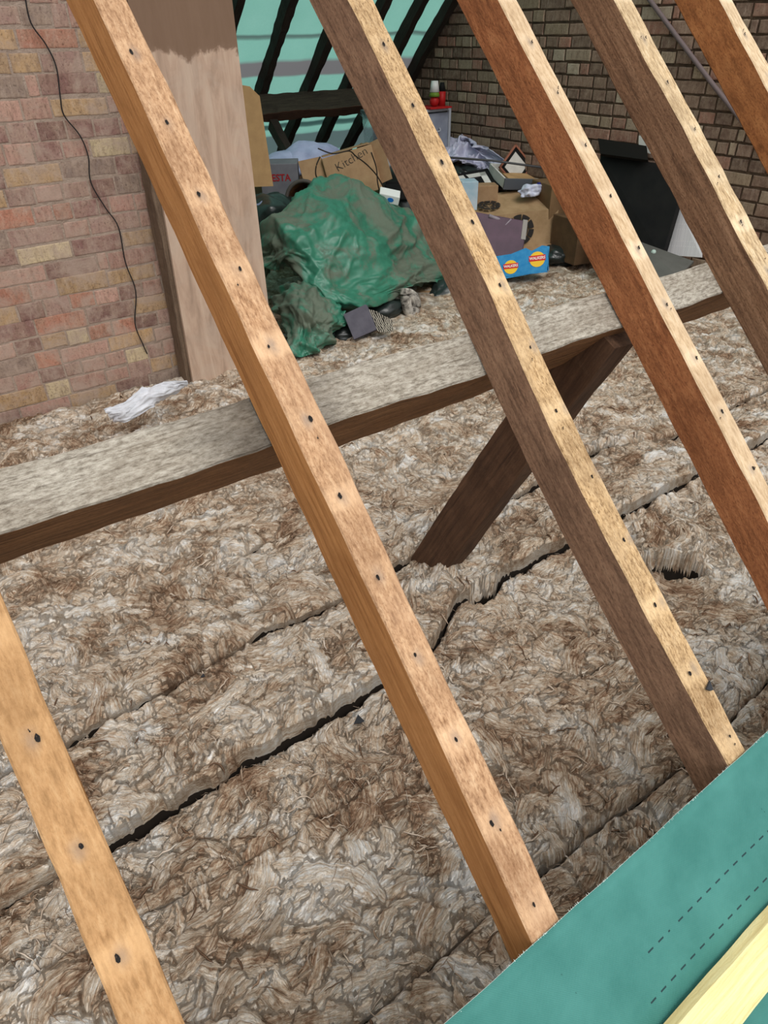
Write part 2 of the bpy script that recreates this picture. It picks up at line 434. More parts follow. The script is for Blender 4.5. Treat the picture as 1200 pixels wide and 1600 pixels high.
raf = [(-.028, .054, 'bottom left orange-tan rafter, only its outer face showing', 0),
       (.429, .051, 'honey-sided rafter crossing in front of the plywood board and brickwork', .0),
       (.880, .052, 'grey-brown sided rafter with speckled buff face, in front of the diagonal strut', bow2),
       (1.245, .048, 'reddish rough-sawn rafter directly left of the black leaning cabinet', 0),
       (1.612, .062, 'dark brown rafter with split pale edge, in front of the printed paper sheet', 0),
       (2.022, .058, 'furry orange-brown rafter at the top right corner', 0)]
V0 = -1.35; VT = 3.46
gauge_v = [.833, .701, .576, .461, .345, .225, .103, -.023, -.149, -.252, -.375, -.488]
for i, (X, wd, lab, bw) in enumerate(raf):
    rs = random.Random(50 + i); hs = []
    for gv in [-.488 + .1201 * q_ for q_ in range(-2, 16)]:
        hs.append((gv - V0 + rs.uniform(-.004, .004), rs.uniform(-.14, .14) * wd, rs.uniform(.0018, .003)))
        if rs.random() < .5: hs.append((gv - V0 + rs.uniform(-.03, .03), rs.uniform(-.35, .35) * wd, rs.uniform(.0007, .0014)))
    o = beam('rafter', roofpt(X, V0), UP, (-1, 0, 0), VT - V0, wd, .094, [wood_outer[i], wood_side[i], wood_side[i], M_black, M_rust], 20 + i,
             bow=bw, rough=.0009 if i != 4 else .0013, holes=hs)
    tag(o, lab, 'rafter', 'rafters of the stripped roof slope')

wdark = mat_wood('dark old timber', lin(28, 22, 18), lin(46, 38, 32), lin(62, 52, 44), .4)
far_labels = ['dark far-slope rafter hidden mostly behind the plywood board', 'dark far-slope rafter close beside the plywood board at the top',
              'dark far-slope rafter left of the short leaning strut', 'dark far-slope rafter meeting the purlin right of the leaning strut',
              'dark far-slope rafter just left of the buff speckled near rafter', 'dark far-slope rafter second from the gable wall', 'dark far-slope rafter tight against the gable brickwork']
DN = Vector((0, s2, -s2)); FN = Vector((0, -s2, -s2))
for i, X in enumerate(frx[1:]):
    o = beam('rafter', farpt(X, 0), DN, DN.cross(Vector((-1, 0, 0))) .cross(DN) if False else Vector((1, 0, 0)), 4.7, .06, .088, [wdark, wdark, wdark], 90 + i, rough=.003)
    # local z must face the loft: x=DN, y=+X gives z = DN x X
    tag(o, far_labels[i], 'rafter', 'dark rafters of the lined far slope')

# ridge board along the top of both slopes
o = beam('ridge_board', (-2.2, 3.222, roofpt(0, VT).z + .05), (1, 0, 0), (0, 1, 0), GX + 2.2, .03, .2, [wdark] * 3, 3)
tag(o, 'dark ridge board joining both roof slopes above the frame', 'ridge board')

# near purlin: x along, outer weathered grey face under the rafters
t = NT('dusty grey purlin face', .95); v = t.coord()
n1 = t.noise(t.mapv(v, (60, 160, 160)), 1, 5, .75); n2 = t.noise(t.mapv(v, (5, 16, 16)), 1, 4, .65, .5)
n3 = t.noise(t.mapv(v, (18, 220, 220)), 1, 3, .6)
c = t.ramp(n1, [(.33, lin(118, 110, 98)), (.5, lin(170, 163, 150)), (.66, lin(200, 194, 182))])
c = t.mix(t.math('MULTIPLY', t.ramp(n3, [(.34, 1.), (.45, 0.)]), .5), c, lin(74, 62, 50))
c = t.mix(t.math('MULTIPLY', t.ramp(n2, [(.4, 0.), (.65, 1.)]), .35), c, lin(120, 106, 88))
# a long damp stain just left of the honey rafter
sx = t.n('ShaderNodeSeparateXYZ'); t.l(v, sx.inputs[0])
dd = t.math('ADD', t.math('ABSOLUTE', t.math('SUBTRACT', sx.outputs[0], 2.0 + .41)), t.math('MULTIPLY', t.math('SUBTRACT', n2, .5), .35))
c = t.mix(t.math('MULTIPLY', t.ramp(dd, [(.02, 1.), (.17, 0.)]), .7), c, lin(70, 62, 54))
t.col(c); t.bump(t.math('ADD', n1, n3), .9, .004); M_pface = t.m
M_plow = mat_wood('purlin lower face', lin(72, 48, 30), lin(128, 90, 58), lin(160, 120, 82), .5)
PV0 = .239; PV1 = .321; pw = PV1 - PV0
RH = .0955
o = beam('purlin', roofpt(-2.0, (PV0 + PV1) / 2, -RH), (1, 0, 0), UP, GX + 2.0 - .005, pw, .165, [M_pface, M_plow, M_plow], 5, rough=.0015, ch=.003)
tag(o, 'weathered grey purlin running beneath the near rafters, left to right', 'purlin')
# far purlin
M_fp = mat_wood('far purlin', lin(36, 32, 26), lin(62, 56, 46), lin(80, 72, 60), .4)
M_fpu = mat_wood('far purlin edge', lin(52, 34, 26), lin(78, 52, 40), lin(98, 70, 54), .4)
dfp = (5.58 - 3.16) / s2
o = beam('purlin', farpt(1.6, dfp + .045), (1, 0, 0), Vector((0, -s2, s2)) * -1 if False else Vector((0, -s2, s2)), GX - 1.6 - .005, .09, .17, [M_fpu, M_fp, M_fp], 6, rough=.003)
# local z = x cross y = (1,0,0)x(0,-s,s) = (0,-s,-s): into the loft -> shift inward
o.location = farpt(1.6, dfp + .075, .17)
tag(o, 'dark purlin crossing the far green-lined slope', 'purlin')

# strut under the near purlin
M_st = mat_wood('dark strut', lin(54, 38, 28), lin(86, 62, 46), lin(108, 80, 60), .3, grain=.6)
foot = P(676, 884, z=-.01); sd = (P(902, 572, y=.955) - foot).normalized()
sy = Vector((-1, 0, 0)); sy = (sy - sd * sy.dot(sd)).normalized(); foot = foot - sd * .06 + sd.cross(sy) * .06
o = beam('strut', foot, sd, sy, 1.08, .07, .125, [M_st, M_st, M_st], 8, rough=.0018)
tag(o, 'dark brown diagonal strut propping the near purlin, foot in the insulation', 'strut')
STRUT = o
# short strut under far purlin
a = P(441, 184, y=5.47); b = P(478, 268, y=5.05)
o = beam('strut', b - (a - b) * .9, (a - b), (-1, 0, 0), (a - b).length * 1.92, .06, .09, [wdark, M_fp, wdark], 9, rough=.002)
tag(o, 'short dark strut below the far purlin, beside the grey packing carton', 'strut')

# plywood board and stud on the brick stack
t = NT('stained plywood', .85); v = t.coord()
n1 = t.noise(t.mapv(v, (18, 18, 3)), 1, 5, .65, .8); n2 = t.noise(v, 5, 5, .6, 1.0); n3 = t.noise(v, 60, 3)
c = t.ramp(n1, [(.3, lin(160, 136, 118)), (.5, lin(186, 160, 140)), (.7, lin(200, 178, 158))])
c = t.mix(t.math('MULTIPLY', t.ramp(n2, [(.45, 0.), (.6, 1.)]), .4), c, lin(190, 172, 156))
sx = t.n('ShaderNodeSeparateXYZ'); t.l(v, sx.inputs[0])
lim = t.ramp(t.math('ADD', sx.outputs[2], t.math('MULTIPLY', t.math('SUBTRACT', n2, .5), .06)), [(1.365 / 4, 0.), (1.38 / 4, 1.)])
zz = t.math('MULTIPLY', t.math('ADD', sx.outputs[2], t.math('ADD', t.math('MULTIPLY', t.math('SUBTRACT', n2, .5), .18), t.math('MULTIPLY', t.math('SUBTRACT', n3, .5), .03))), .25)
lim = t.ramp(zz, [(1.345 / 4, 0.), (1.36 / 4, 1.)])
c = t.mix(lim, c, t.mix(n1, lin(116, 92, 74), lin(134, 110, 92)))
t.col(c); t.bump(t.math('ADD', n1, t.math('MULTIPLY', n3, .3)), .3, .003); M_ply = t.m
bm = bmesh.new()
vv = [(1.135, 3.205, -.05), (1.60, 3.205, -.05), (1.56, 3.205, 3.05), (1.16, 3.205, 3.05)]
f0 = [bm.verts.new(q) for q in vv]; f1 = [bm.verts.new((q[0], q[1] + .018, q[2])) for q in vv]
bm.faces.new(f0); bm.faces.new(f1[::-1])
for k in range(4): bm.faces.new((f0[k], f0[(k + 1) % 4], f1[(k + 1) % 4], f1[k]))
o = bm_obj('plywood_board', bm, M_ply); tag(o, 'tall pale stained plywood board fixed upright beside the brick wall', 'board')
M_stud = mat_wood('grey-brown stud', lin(74, 60, 48), lin(110, 92, 76), lin(132, 112, 94), .4)
o = beam('timber_stud', (1.165, 3.3325 - .055, -.1), (0, 0, 1), (0, 1, 0), 3.1, .1, .046, [M_stud] * 3, 12, rough=.002)
o.location = (1.115, 3.275, -.1)
tag(o, 'grey-brown upright stud between the brick wall and plywood board', 'timber stud')
o = beam('timber_stud', (1.5, 3.285, -.1), (0, 0, 1), (0, 1, 0), 3.1, .1, .046, [M_stud] * 3, 13, rough=.002)
o.location = (1.52, 3.275, -.1)
tag(o, 'upright stud behind the right edge of the plywood board', 'timber stud')

# ------------------------------------------------------------ insulation: strips of brown wool laid across the loft floor
t = NT('brown mineral wool', 1.0); t.b.inputs['Specular IOR Level'].default_value = 0
tv = t.attr('tuv'); tone = t.attr('tone', 'Fac')
wv = t.noise(t.mapv(tv, (14, 30, 1)), 1, 3, .6)
cx = t.n('ShaderNodeCombineXYZ'); t.l(t.math('MULTIPLY', t.math('SUBTRACT', wv, .5), .03), cx.inputs[1])
ad = t.n('ShaderNodeVectorMath', operation='ADD'); t.l(tv, ad.inputs[0]); t.l(cx.outputs[0], ad.inputs[1])
f1 = t.noise(t.mapv(ad.outputs[0], (16, 260, 1)), 1, 4, .7)
f2 = t.noise(t.mapv(ad.outputs[0], (45, 700, 1)), 1, 3, .7)
f3 = t.noise(t.coord(), 45, 5, .7, .8)
big = t.noise(t.coord(), 4.5, 5, .7, .9)
val = t.math('ADD', t.math('MULTIPLY', tone, .5), t.math('ADD', t.math('MULTIPLY', t.math('SUBTRACT', f1, .5), 1.0), .34))
val = t.math('ADD', val, t.math('MULTIPLY', t.math('SUBTRACT', f2, .5), .30))
val = t.math('ADD', val, t.math('MULTIPLY', t.math('SUBTRACT', f3, .5), .6))
val = t.math('ADD', val, t.math('MULTIPLY', t.math('SUBTRACT', big, .5), 1.25))
c = t.ramp(val, [(.26, lin(116, 88, 68)), (.42, lin(162, 133, 109)), (.55, lin(201, 178, 153)), (.70, lin(228, 214, 196)), (.88, lin(243, 240, 235))])
t.col(c); t.bump(t.math('ADD', t.math('ADD', t.math('MULTIPLY', f1, 1.0), t.math('MULTIPLY', f2, .4)), f3), 1.0, .010)
M_wool = t.m
t = NT('pale wool fibre', .9); n1 = t.noise(t.coord(), 6, 2)
t.col(t.ramp(n1, [(.35, lin(150, 126, 104)), (.6, lin(206, 190, 172)), (.8, lin(228, 222, 214))])); M_fib = t.m
t = NT('dark wool fibre', .9); t.col(lin(104, 80, 62)); M_fibd = t.m

# seams: y of each seam as a function of x (piecewise)
def pw_(xs, ys): return lambda x: np.interp(x, xs, ys)
seams = [pw_([-2, 4], [-.36, -.36]), pw_([-2, 0, 2, 4], [.05, .04, .02, .05]), pw_([-2, .3, .6, 1.2, 2, 4], [.46, .445, .45, .42, .47, .47]),
         pw_([-2, -.2, .3, .9, 1.4, 1.8, 4], [.89, .88, .83, .80, .72, .58, .78]),
         pw_([-2, -.2, .2, .7, .85, .95, 1.03, 1.12, 1.22, 1.6, 1.9, 4], [1.03, 1.033, 1.035, 1.046, 1.06, 1.08, 1.13, 1.18, 1.168, 1.17, 1.17, 1.15]),
         pw_([-2, 0, .35, .6, .82, 1.2, 1.9, 2.2, 2.5, 4], [1.36, 1.357, 1.384, 1.401, 1.385, 1.42, 1.50, 1.52, 1.40, 1.44]),
         pw_([-2, 0, 1, 2, 4], [1.76, 1.75, 1.78, 1.80, 1.78]), pw_([-2, 0, .6, 2, 4], [2.16, 2.14, 2.09, 2.12, 2.15]),
         pw_([-2, 4], [2.52, 2.5]), pw_([-2, 4], [2.9, 2.93]), pw_([-2, 4], [3.32, 3.32]), pw_([-2, 4], [3.9, 3.9]), pw_([-2, 4], [4.5, 4.5]), pw_([-2, 4], [5.3, 5.3]), pw_([-2, 4], [6.35, 6.35])]
vis = {1: .2, 2: 1.0, 3: .6, 4: 1.0, 5: 1.0, 6: .3, 7: .3, 8: .3, 9: .5, 10: .4}
lift = {0: 0, 1: .0, 2: .0, 3: -.012, 4: .042, 5: .026, 6: .0, 7: .0, 8: -.005, 9: -.015, 10: -.02, 11: 0, 12: 0, 13: 0}
strip_labels = ['wool insulation strip nearest the eaves, under the teal membrane', 'wool insulation strip running just inside the teal membrane edge',
    'wool insulation strip just eaves-side of the clear black seam', 'narrow low wool strip tucked below the raised strip with the sharp edge',
    'raised wool insulation strip with a crisp cut edge, in front of the strut foot', 'wool insulation strip in which the diagonal strut stands',
    'wool insulation strip one back from the strut foot', 'wool insulation strip lying directly below the grey purlin', 'wool insulation strip seen just behind the grey purlin',
    'wool insulation strip in front of the brick wall foot and tarpaulin', 'wool insulation strip under the front of the green tarpaulin',
    'wool insulation strip beneath the middle of the rubbish heap', 'wool insulation strip beneath the back of the rubbish heap', 'wool insulation strip along the far eaves']

def make_strip(k):
    rs = np.random.RandomState(300 + k)
    lo, hi = seams[k], seams[k + 1]
    ymid = float(lo(1.) + hi(1.)) / 2
    res = .0048 if ymid < 1.9 else (.007 if ymid < 3.3 else .02)
    x0, x1 = (-.75, GX - .01) if ymid < 1.1 else ((-.6, GX - .01) if ymid < 3.3 else (1.3 if ymid > 3.4 and ymid < 4.1 else -2.1, GX - .01))
    if 3.3 <= ymid < 4.3: x0 = 1.62
    Wd = float(np.max(hi(np.linspace(x0, x1, 50)) - lo(np.linspace(x0, x1, 50))))
    nx_ = int((x1 - x0) / res); ny_ = max(8, int(Wd / res))
    gx = np.linspace(x0, x1, nx_)[:, None] * np.ones((1, ny_)); q = np.ones((nx_, 1)) * np.linspace(0, 1, ny_)[None, :]
    yl = lo(gx); yh = hi(gx)
    s0 = vis.get(k, .3); s1 = vis.get(k + 1, .3)
    def gate_(i, sv_):
        g_ = np.clip(fbm(gx * 3.1, gx * 0 + i, 500 + i, 3) * 4.5 - 1.4, 0, 1)
        if sv_ >= 1: g_ = np.clip(g_ + .55, 0, 1)
        if i == 2: g_ = np.where((gx > .62) & (gx < 1.4), 1, g_ * .5)
        return g_
    gate0 = gate_(k, s0); gate1 = gate_(k + 1, s1)
    rg0 = (fbm(gx * 22, gx * 0 + 3.3, 9 + k, 4) - .45) * .028; rg1 = (fbm(gx * 22, gx * 0 + 5.3, 29 + k, 4) - .45) * .028
    yl = yl + .0006 + np.clip((.010 if k == 5 else .0048) * s0 * gate0 + rg0 * .5 * s0 * gate0, 0, .03); yh = yh - .0006 - np.clip((.007 if k == 4 else .0035) * s1 * gate1 + rg1 * .5 * s1 * gate1, 0, .03)
    gy = yl + (yh - yl) * q
    H = np.zeros_like(gx); U = gx.copy() * 1.0; V = gy.copy(); I = np.zeros_like(gx); T = .5 + .0 * gx
    big = fbm(gx * 4, gy * 4, 40 + k, 3) - .45
    area = (x1 - x0) * Wd
    n = int(area / .0034 * 2.3) if res < .015 else int(area / .01 * 2)
    dy = Wd / ny_
    cxs = rs.uniform(x0, x1, n); qs = rs.uniform(-.04, 1.04, n)
    ysc = lo(cxs) + (hi(cxs) - lo(cxs)) * qs
    flow = fbm(cxs * 2.2 + 3, ysc * 2.2, 77, 2)
    for i in range(n):
        sz = rs.choice([1.25, .8, .5], p=[.25, .4, .35]) * rs.uniform(.7, 1.2)
        a = .075 * sz * rs.uniform(.7, 1.6); b = .027 * sz * rs.uniform(.6, 1.3); amp = .0135 * sz * rs.uniform(.4, 1.3)
        th = .25 + (flow[i] - .5) * 6 + rs.normal(0, .5); cv = rs.uniform(-9, 9)
        ca, sa = math.cos(th), math.sin(th)
        r = a * 1.1
        i0 = max(0, int((cxs[i] - r - x0) / (x1 - x0) * nx_)); i1 = min(nx_, int((cxs[i] + r - x0) / (x1 - x0) * nx_) + 2)
        wloc = float(hi(cxs[i]) - lo(cxs[i])); rq = r / wloc
        j0 = max(0, int((qs[i] - rq) * ny_)); j1 = min(ny_, int((qs[i] + rq) * ny_) + 2)
        if i1 - i0 < 2 or j1 - j0 < 2: continue
        sl_ = (slice(i0, i1), slice(j0, j1))
        dx = gx[sl_] - cxs[i]; dyy = gy[sl_] - ysc[i]
        u = dx * ca + dyy * sa; v_ = -dx * sa + dyy * ca - cv * 0
        v_ = v_ + cv * u * u
        edge = 1 + .25 * np.sin(u * 90 + i) + .18 * np.sin(u * 210 + 2 * i)
        d2 = (u / a) ** 2 + (v_ / (b * edge)) ** 2
        m = d2 < 1
        dome = np.sqrt(np.clip(1 - d2, 0, 1)) * (.75 + .5 * (v_ / b))
        H[sl_] = np.where(m, H[sl_] * .6 + amp * 1.15 * dome - .0032 * (d2 > .82), H[sl_])
        U[sl_] = np.where(m, u, U[sl_]); V[sl_] = np.where(m, v_, V[sl_]); I[sl_] = np.where(m, (i * .37) % 23, I[sl_])
        tt_ = rs.normal(0, .13); T[sl_] = np.where(m, T[sl_] * .5 + (.5 + tt_) * .5 + (.35 * (1 - d2) if rs.rand() < .10 else 0), T[sl_])
    z = H + big * .03 + (fbm(gx * 14, gy * 14, 60 + k, 3) - .45) * .014 + lift[k] * ((1 - .95 * q) if k == 4 else ((1 - .7 * q) if k == 5 else 1))
    z = z + (fbm(gx * 45, gy * 45, 160 + k, 3) - .45) * .006
    # rounded shoulders at seams
    dl = (gy - yl); dh = (yh - gy)
    rag = 0
    z = z - np.clip(1 - (dl + rag) / (.016 if k != 4 else .005), 0, 1.3) ** 2 * (.03 if k != 4 else .01) * s0 * gate0 - np.clip(1 - (dh + rag) / .012, 0, 1.3) ** 2 * .02 * s1 * gate1
    z = z - .016
    # the burrow beyond the buff rafter
    def pit(cx_, cy_, ax, ay, ang, dep):
        u = (gx - cx_) * math.cos(ang) + (gy - cy_) * math.sin(ang); v_ = -(gx - cx_) * math.sin(ang) + (gy - cy_) * math.cos(ang)
        d = (u / ax) ** 2 + (v_ / ay) ** 2 + (fbm(gx * 20, gy * 20, 71, 3) - .45) * .9
        return -dep * np.clip(1.25 - d, 0, 1) ** .6, .02 * np.exp(-(d - 1.6) ** 2 * 1.5)
    p_, rim = pit(1.785, .89, .10, .055, -.6, .14); z = z + p_ + rim * (gy > .87)
    p_, rim = pit(1.215, 1.16, .06, .03, .1, .14); z = z + p_
    p_, rim = pit(1.35, .83, .05, .008, -.3, .05); z = z + p_
    z = z + (.045 * np.exp(-((gx - 1.16) / .05) ** 2 - ((gy - 1.27) / .035) ** 2) + .03 * np.exp(-((gx - 1.02) / .04) ** 2 - ((gy - 1.28) / .05) ** 2)) * (.6 + .8 * fbm(gx * 22, gy * 22, 91, 3))
    # keep clear of the brick foot: slight rise towards the wall
    if 2.5 < ymid < 3.35: z = z + np.clip((gy - 2.75) / .5, 0, 1) ** 2 * (-.01 + .03 * fbm(gx * 6, gy * 6, 33, 2)) * (gx < 2.0)
    nV = nx_ * ny_
    # skirt: down to the floor on all sides
    co = np.stack([gx, gy, z], -1).reshape(-1, 3)
    idx = np.arange(nV).reshape(nx_, ny_)
    quads = np.stack([idx[:-1, :-1], idx[1:, :-1], idx[1:, 1:], idx[:-1, 1:]], -1).reshape(-1, 4)
    border = np.concatenate([idx[:, 0], idx[-1, 1:], idx[-2::-1, -1], idx[0, -2:0:-1]])
    bco = co[border].copy(); bco[:, 2] = -.165
    mid = co[border].copy(); mid[:, 2] -= (.045 if k == 4 else .02)
    nB = len(border); b1 = nV + np.arange(nB); b2 = nV + nB + np.arange(nB)
    nb = np.roll(np.arange(nB), -1)
    q1 = np.stack([border, b1, b1[nb], border[nb]], -1); q2 = np.stack([b1, b2, b2[nb], b1[nb]], -1)
    allv = np.concatenate([co, mid, bco]); allq = np.concatenate([quads, q1, q2])
    tuv = np.stack([U, V, I], -1).reshape(-1, 3)
    btuv = np.stack([co[border][:, 0], -.02 * np.ones(nB), np.zeros(nB)], -1); btu2 = btuv.copy(); btu2[:, 1] = .03
    mid[:, 1] += rs.normal(0, .0015, nB); mid[:, 2] += rs.normal(0, .003, nB)
    tuv = np.concatenate([tuv, btu2, btuv]); tone_ = np.concatenate([T.ravel(), np.full(nB, .55), np.full(nB, .1)])
    # loose fibres
    fv = []; ff = []; fmi = []
    if res < .01:
        nf = int(area * (700 if ymid < 1.9 else 260))
        base = len(allv)
        for i in range(nf):
            fx = rs.uniform(x0 + .05, x1 - .05); ii = int((fx - x0) / (x1 - x0) * (nx_ - 1)); jj = rs.randint(2, ny_ - 2)
            px_, py_, pz_ = co[idx[ii, jj]]
            th = rs.uniform(0, 6.28); cur = rs.normal(0, 16); L = rs.uniform(.015, .06); wdt = rs.choice([.0004, .0007, .0022], p=[.55, .3, .15]) * rs.uniform(.7, 1.3); ns = 7
            hgt = rs.uniform(.002, .012)
            pts = []
            for s_ in range(ns + 1):
                f_ = s_ / ns; pts.append((px_, py_, f_, th)); px_ += math.cos(th) * L / ns; py_ += math.sin(th) * L / ns; th += cur * L / ns
            st = base + len(fv)
            for (ax, ay, f_, tt) in pts:
                ii = min(nx_ - 1, max(0, int((ax - x0) / (x1 - x0) * (nx_ - 1)))); yl_ = yl[ii, 0]; yh_ = yh[ii, 0]
                jj = min(ny_ - 1, max(0, int((ay - yl_) / (yh_ - yl_) * (ny_ - 1))))
                az = z[ii, jj] + .0012 + hgt * math.sin(math.pi * f_) * .5
                ww = wdt * (math.sin(math.pi * min(1, f_ * .9 + .08)) + .15)
                ox, oy = -math.sin(tt) * ww, math.cos(tt) * ww
                fv.append((ax + ox, ay + oy, az)); fv.append((ax - ox, ay - oy, az)); fv.append((ax, ay, az + ww * 1.2))
            mm_ = 1 if rs.rand() < .78 else 2
            for s_ in range(ns):
                a_ = st + s_ * 3
                for e0, e1 in ((0, 1), (1, 2), (2, 0)):
                    ff.append((a_ + e0, a_ + e1, a_ + 3 + e1, a_ + 3 + e0)); fmi.append(mm_)
    if fv:
        allv = np.concatenate([allv, np.array(fv)]); allq = np.concatenate([allq, np.array(ff)])
        tuv = np.concatenate([tuv, np.zeros((len(fv), 3))]); tone_ = np.concatenate([tone_, np.full(len(fv), .5)])
    mi_ = np.zeros(len(allq), dtype=np.int32)
    zq = co[quads][:, :, 2].max(1); mi_[:len(quads)][zq < -.055] = 3; mi_[len(quads) + nB:len(quads) + 2 * nB] = 3  # deep pit and lower skirt faces near-black: crevice shade put into the colour
    if fmi: mi_[-len(fmi):] = fmi
    me = bpy.data.meshes.new('insulation_strip')
    me.vertices.add(len(allv)); me.vertices.foreach_set('co', allv.astype(np.float32).ravel())
    me.loops.add(len(allq) * 4); me.loops.foreach_set('vertex_index', allq.astype(np.int32).ravel())
    me.polygons.add(len(allq)); me.polygons.foreach_set('loop_start', (np.arange(len(allq)) * 4).astype(np.int32))
    me.polygons.foreach_set('material_index', mi_); me.polygons.foreach_set('use_smooth', np.ones(len(allq), dtype=bool))
    me.update(calc_edges=True)
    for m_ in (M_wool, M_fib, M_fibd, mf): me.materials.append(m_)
    at_ = me.attributes.new('tuv', 'FLOAT_VECTOR', 'POINT'); at_.data.foreach_set('vector', tuv.astype(np.float32).ravel())
    at_ = me.attributes.new('tone', 'FLOAT', 'POINT'); at_.data.foreach_set('value', tone_.astype(np.float32).ravel())
    o = bpy.data.objects.new('insulation_strip', me); COL.objects.link(o)
    tag(o, strip_labels[k], 'insulation', 'wool insulation strips laid across the loft floor')
for k in range(14): make_strip(k)

# slate chips lying on the wool
M_slate = NT('slate chip', .6); M_slate.col(lin(44, 46, 50)); M_slate = M_slate.m
for (px, py, sz, lab) in [(560, 1127, .014, 'dark triangular slate chip lying on the wool beside the honey rafter'), (317, 1057, .006, 'tiny black chip lying on the wool left of the middle'),
                          (1087, 1079, .009, 'black chip resting near the foot of the buff rafter')]:
    c = P(px, py, z=.012) if px != 1087 else None
    if c is None: c = roofpt(.885, -.405, .003)
    bm = bmesh.new(); vs = [bm.verts.new((sz * a_, sz * b_, 0)) for a_, b_ in ((-1.1, .5), (1.2, .6), (.5, -.9), (-.3, -.5))]
    f = bm.faces.new(vs); r_ = bmesh.ops.extrude_face_region(bm, geom=[f])
    for v_ in r_['geom']:
        if isinstance(v_, bmesh.types.BMVert): v_.co.z += .003
    o = bm_obj('slate_chip', bm, M_slate); o.location = c; o.rotation_euler = (.2, .1, .6) if px != 1087 else (math.radians(45), 0, .3)
    tag(o, lab, 'slate chip')

# ------------------------------------------------------------ near membrane and batten over the rafter feet
t = NT('teal breathable membrane', .6); v = t.coord()
sx = t.n('ShaderNodeSeparateXYZ'); t.l(v, sx.inputs[0]); X_, V_ = sx.outputs[0], sx.outputs[1]
n1 = t.noise(v, 9, 4, .6); n2 = t.noise(v, 220, 3, .6)
w1 = t.math('SINE', t.math('MULTIPLY', t.math('ADD', X_, V_), 1900)); w2 = t.math('SINE', t.math('MULTIPLY', t.math('SUBTRACT', X_, V_), 900))
c = t.mix(t.ramp(n1, [(.35, 0.), (.65, 1.)]), lin(70, 142, 134), lin(88, 160, 152))
c = t.mix(t.math('MULTIPLY', n2, .3), c, lin(104, 164, 156))
c = t.mix(t.math('MULTIPLY', t.ramp(w1, [(.3, 0.), (.8, 1.)]), .12), c, lin(56, 116, 112))
def dashes(v0, x0, off):
    ln = t.math('LESS_THAN', t.math('ABSOLUTE', t.math('SUBTRACT', V_, v0)), .0013)
    ph = t.math('LESS_THAN', t.math('FRACT', t.math('MULTIPLY', t.math('ADD', X_, off), 1 / .0232)), .5)
    return t.math('MULTIPLY', t.math('MULTIPLY', ln, ph), t.math('GREATER_THAN', X_, x0))
dk = t.math('MAXIMUM', dashes(-.642, .545, 0), dashes(-.694, .521, .008))
gap = t.math('MULTIPLY', t.math('LESS_THAN', t.math('ABSOLUTE', t.math('SUBTRACT', X_, .617)), .010), t.math('GREATER_THAN', V_, -.66))
dk = t.math('MULTIPLY', dk, t.math('SUBTRACT', 1.0, gap))
c = t.mix(t.math('MULTIPLY', dk, .85), c, lin(40, 50, 62)); t.col(c)
t.bump(t.math('ADD', w1, t.math('MULTIPLY', w2, .6)), .25, .0006)
tr = t.n('ShaderNodeBsdfTranslucent'); t.l(c, tr.inputs[0]); ms = t.n('ShaderNodeMixShader'); ms.inputs[0].default_value = .4
t.l(t.b.outputs[0], ms.inputs[1]); t.l(tr.outputs[0], ms.inputs[2]); t.l(ms.outputs[0], t.out.inputs[0]); M_mem = t.m
M_fray = NT('frayed pale edge'); M_fray.col(lin(206, 220, 214)); M_fray = M_fray.m
verts = []; faces = []; mi = []; nx = 300; ny = 40; vt, vb = -.5235, -1.30
for sidez in (0, 1):
    for j in range(ny + 1):
        for i in range(nx + 1):
            X = -1.6 + 4.6 * i / nx; f = j / ny; vv_ = vt + (vb - vt) * f
            dn = min(abs(X - q[0]) for q in raf)
            sag = -.006 * min(1, dn / .2) ** 1.3 * math.sin(math.pi * min(1, f * 3) / 2)
            edge = .0003 * math.sin(X * 55) + .0006 * math.sin(X * 9)
            verts.append((X, vv_ + (edge if j == 0 else 0), .0045 + sag + .0008 * math.sin(X * 23 + vv_ * 11) - .0009 * sidez))
n_ = (nx + 1) * (ny + 1)
for j in range(ny):
    for i in range(nx):
        a_ = j * (nx + 1) + i
        faces.append((a_, a_ + nx + 1, a_ + nx + 2, a_ + 1)); mi.append(0)
        faces.append((n_ + a_, n_ + a_ + 1, n_ + a_ + nx + 2, n_ + a_ + nx + 1)); mi.append(0)
for i in range(nx): faces.append((i, i + 1, n_ + i + 1, n_ + i)); mi.append(1)
# frayed threads along the cut edge
rs = random.Random(4)
for i in range(900):
    X = rs.uniform(-1.5, 2.9); b0 = len(verts); L = rs.uniform(.0008, .0028); dx = rs.uniform(-.002, .002)
    e_ = vt + .0006 * math.sin(X * 55) + .001 * math.sin(X * 17)
    verts += [(X, e_ - .0012, .005), (X + .0006, e_ - .0012, .005), (X + dx, e_ + L, .0045)]; faces.append((b0, b0 + 1, b0 + 2)); mi.append(1)
o = mesh_obj('roofing_membrane', verts, faces, [M_mem, M_fray], None, mi, True)
mat4 = lambda p0, xd, yd: Matrix(((xd[0], yd[0], Vector(xd).cross(Vector(yd))[0], p0[0]), (xd[1], yd[1], Vector(xd).cross(Vector(yd))[1], p0[1]), (xd[2], yd[2], Vector(xd).cross(Vector(yd))[2], p0[2]), (0, 0, 0, 1)))
o.matrix_world = mat4(roofpt(0, 0), (1, 0, 0), UP)
tag(o, 'teal roofing membrane with dashed lines laid over the rafter feet, bottom right', 'membrane')
M_bat = mat_wood('fresh yellow batten', lin(214, 184, 122), lin(238, 216, 156), lin(248, 232, 182), .15)
o = beam('roof_batten', roofpt(-.6, -.753, .032), (1, 0, 0), UP, 3.6, .068, .025, [M_bat] * 3, 31, rough=.0006)
tag(o, 'fresh pale yellow batten lying on the teal membrane', 'batten')

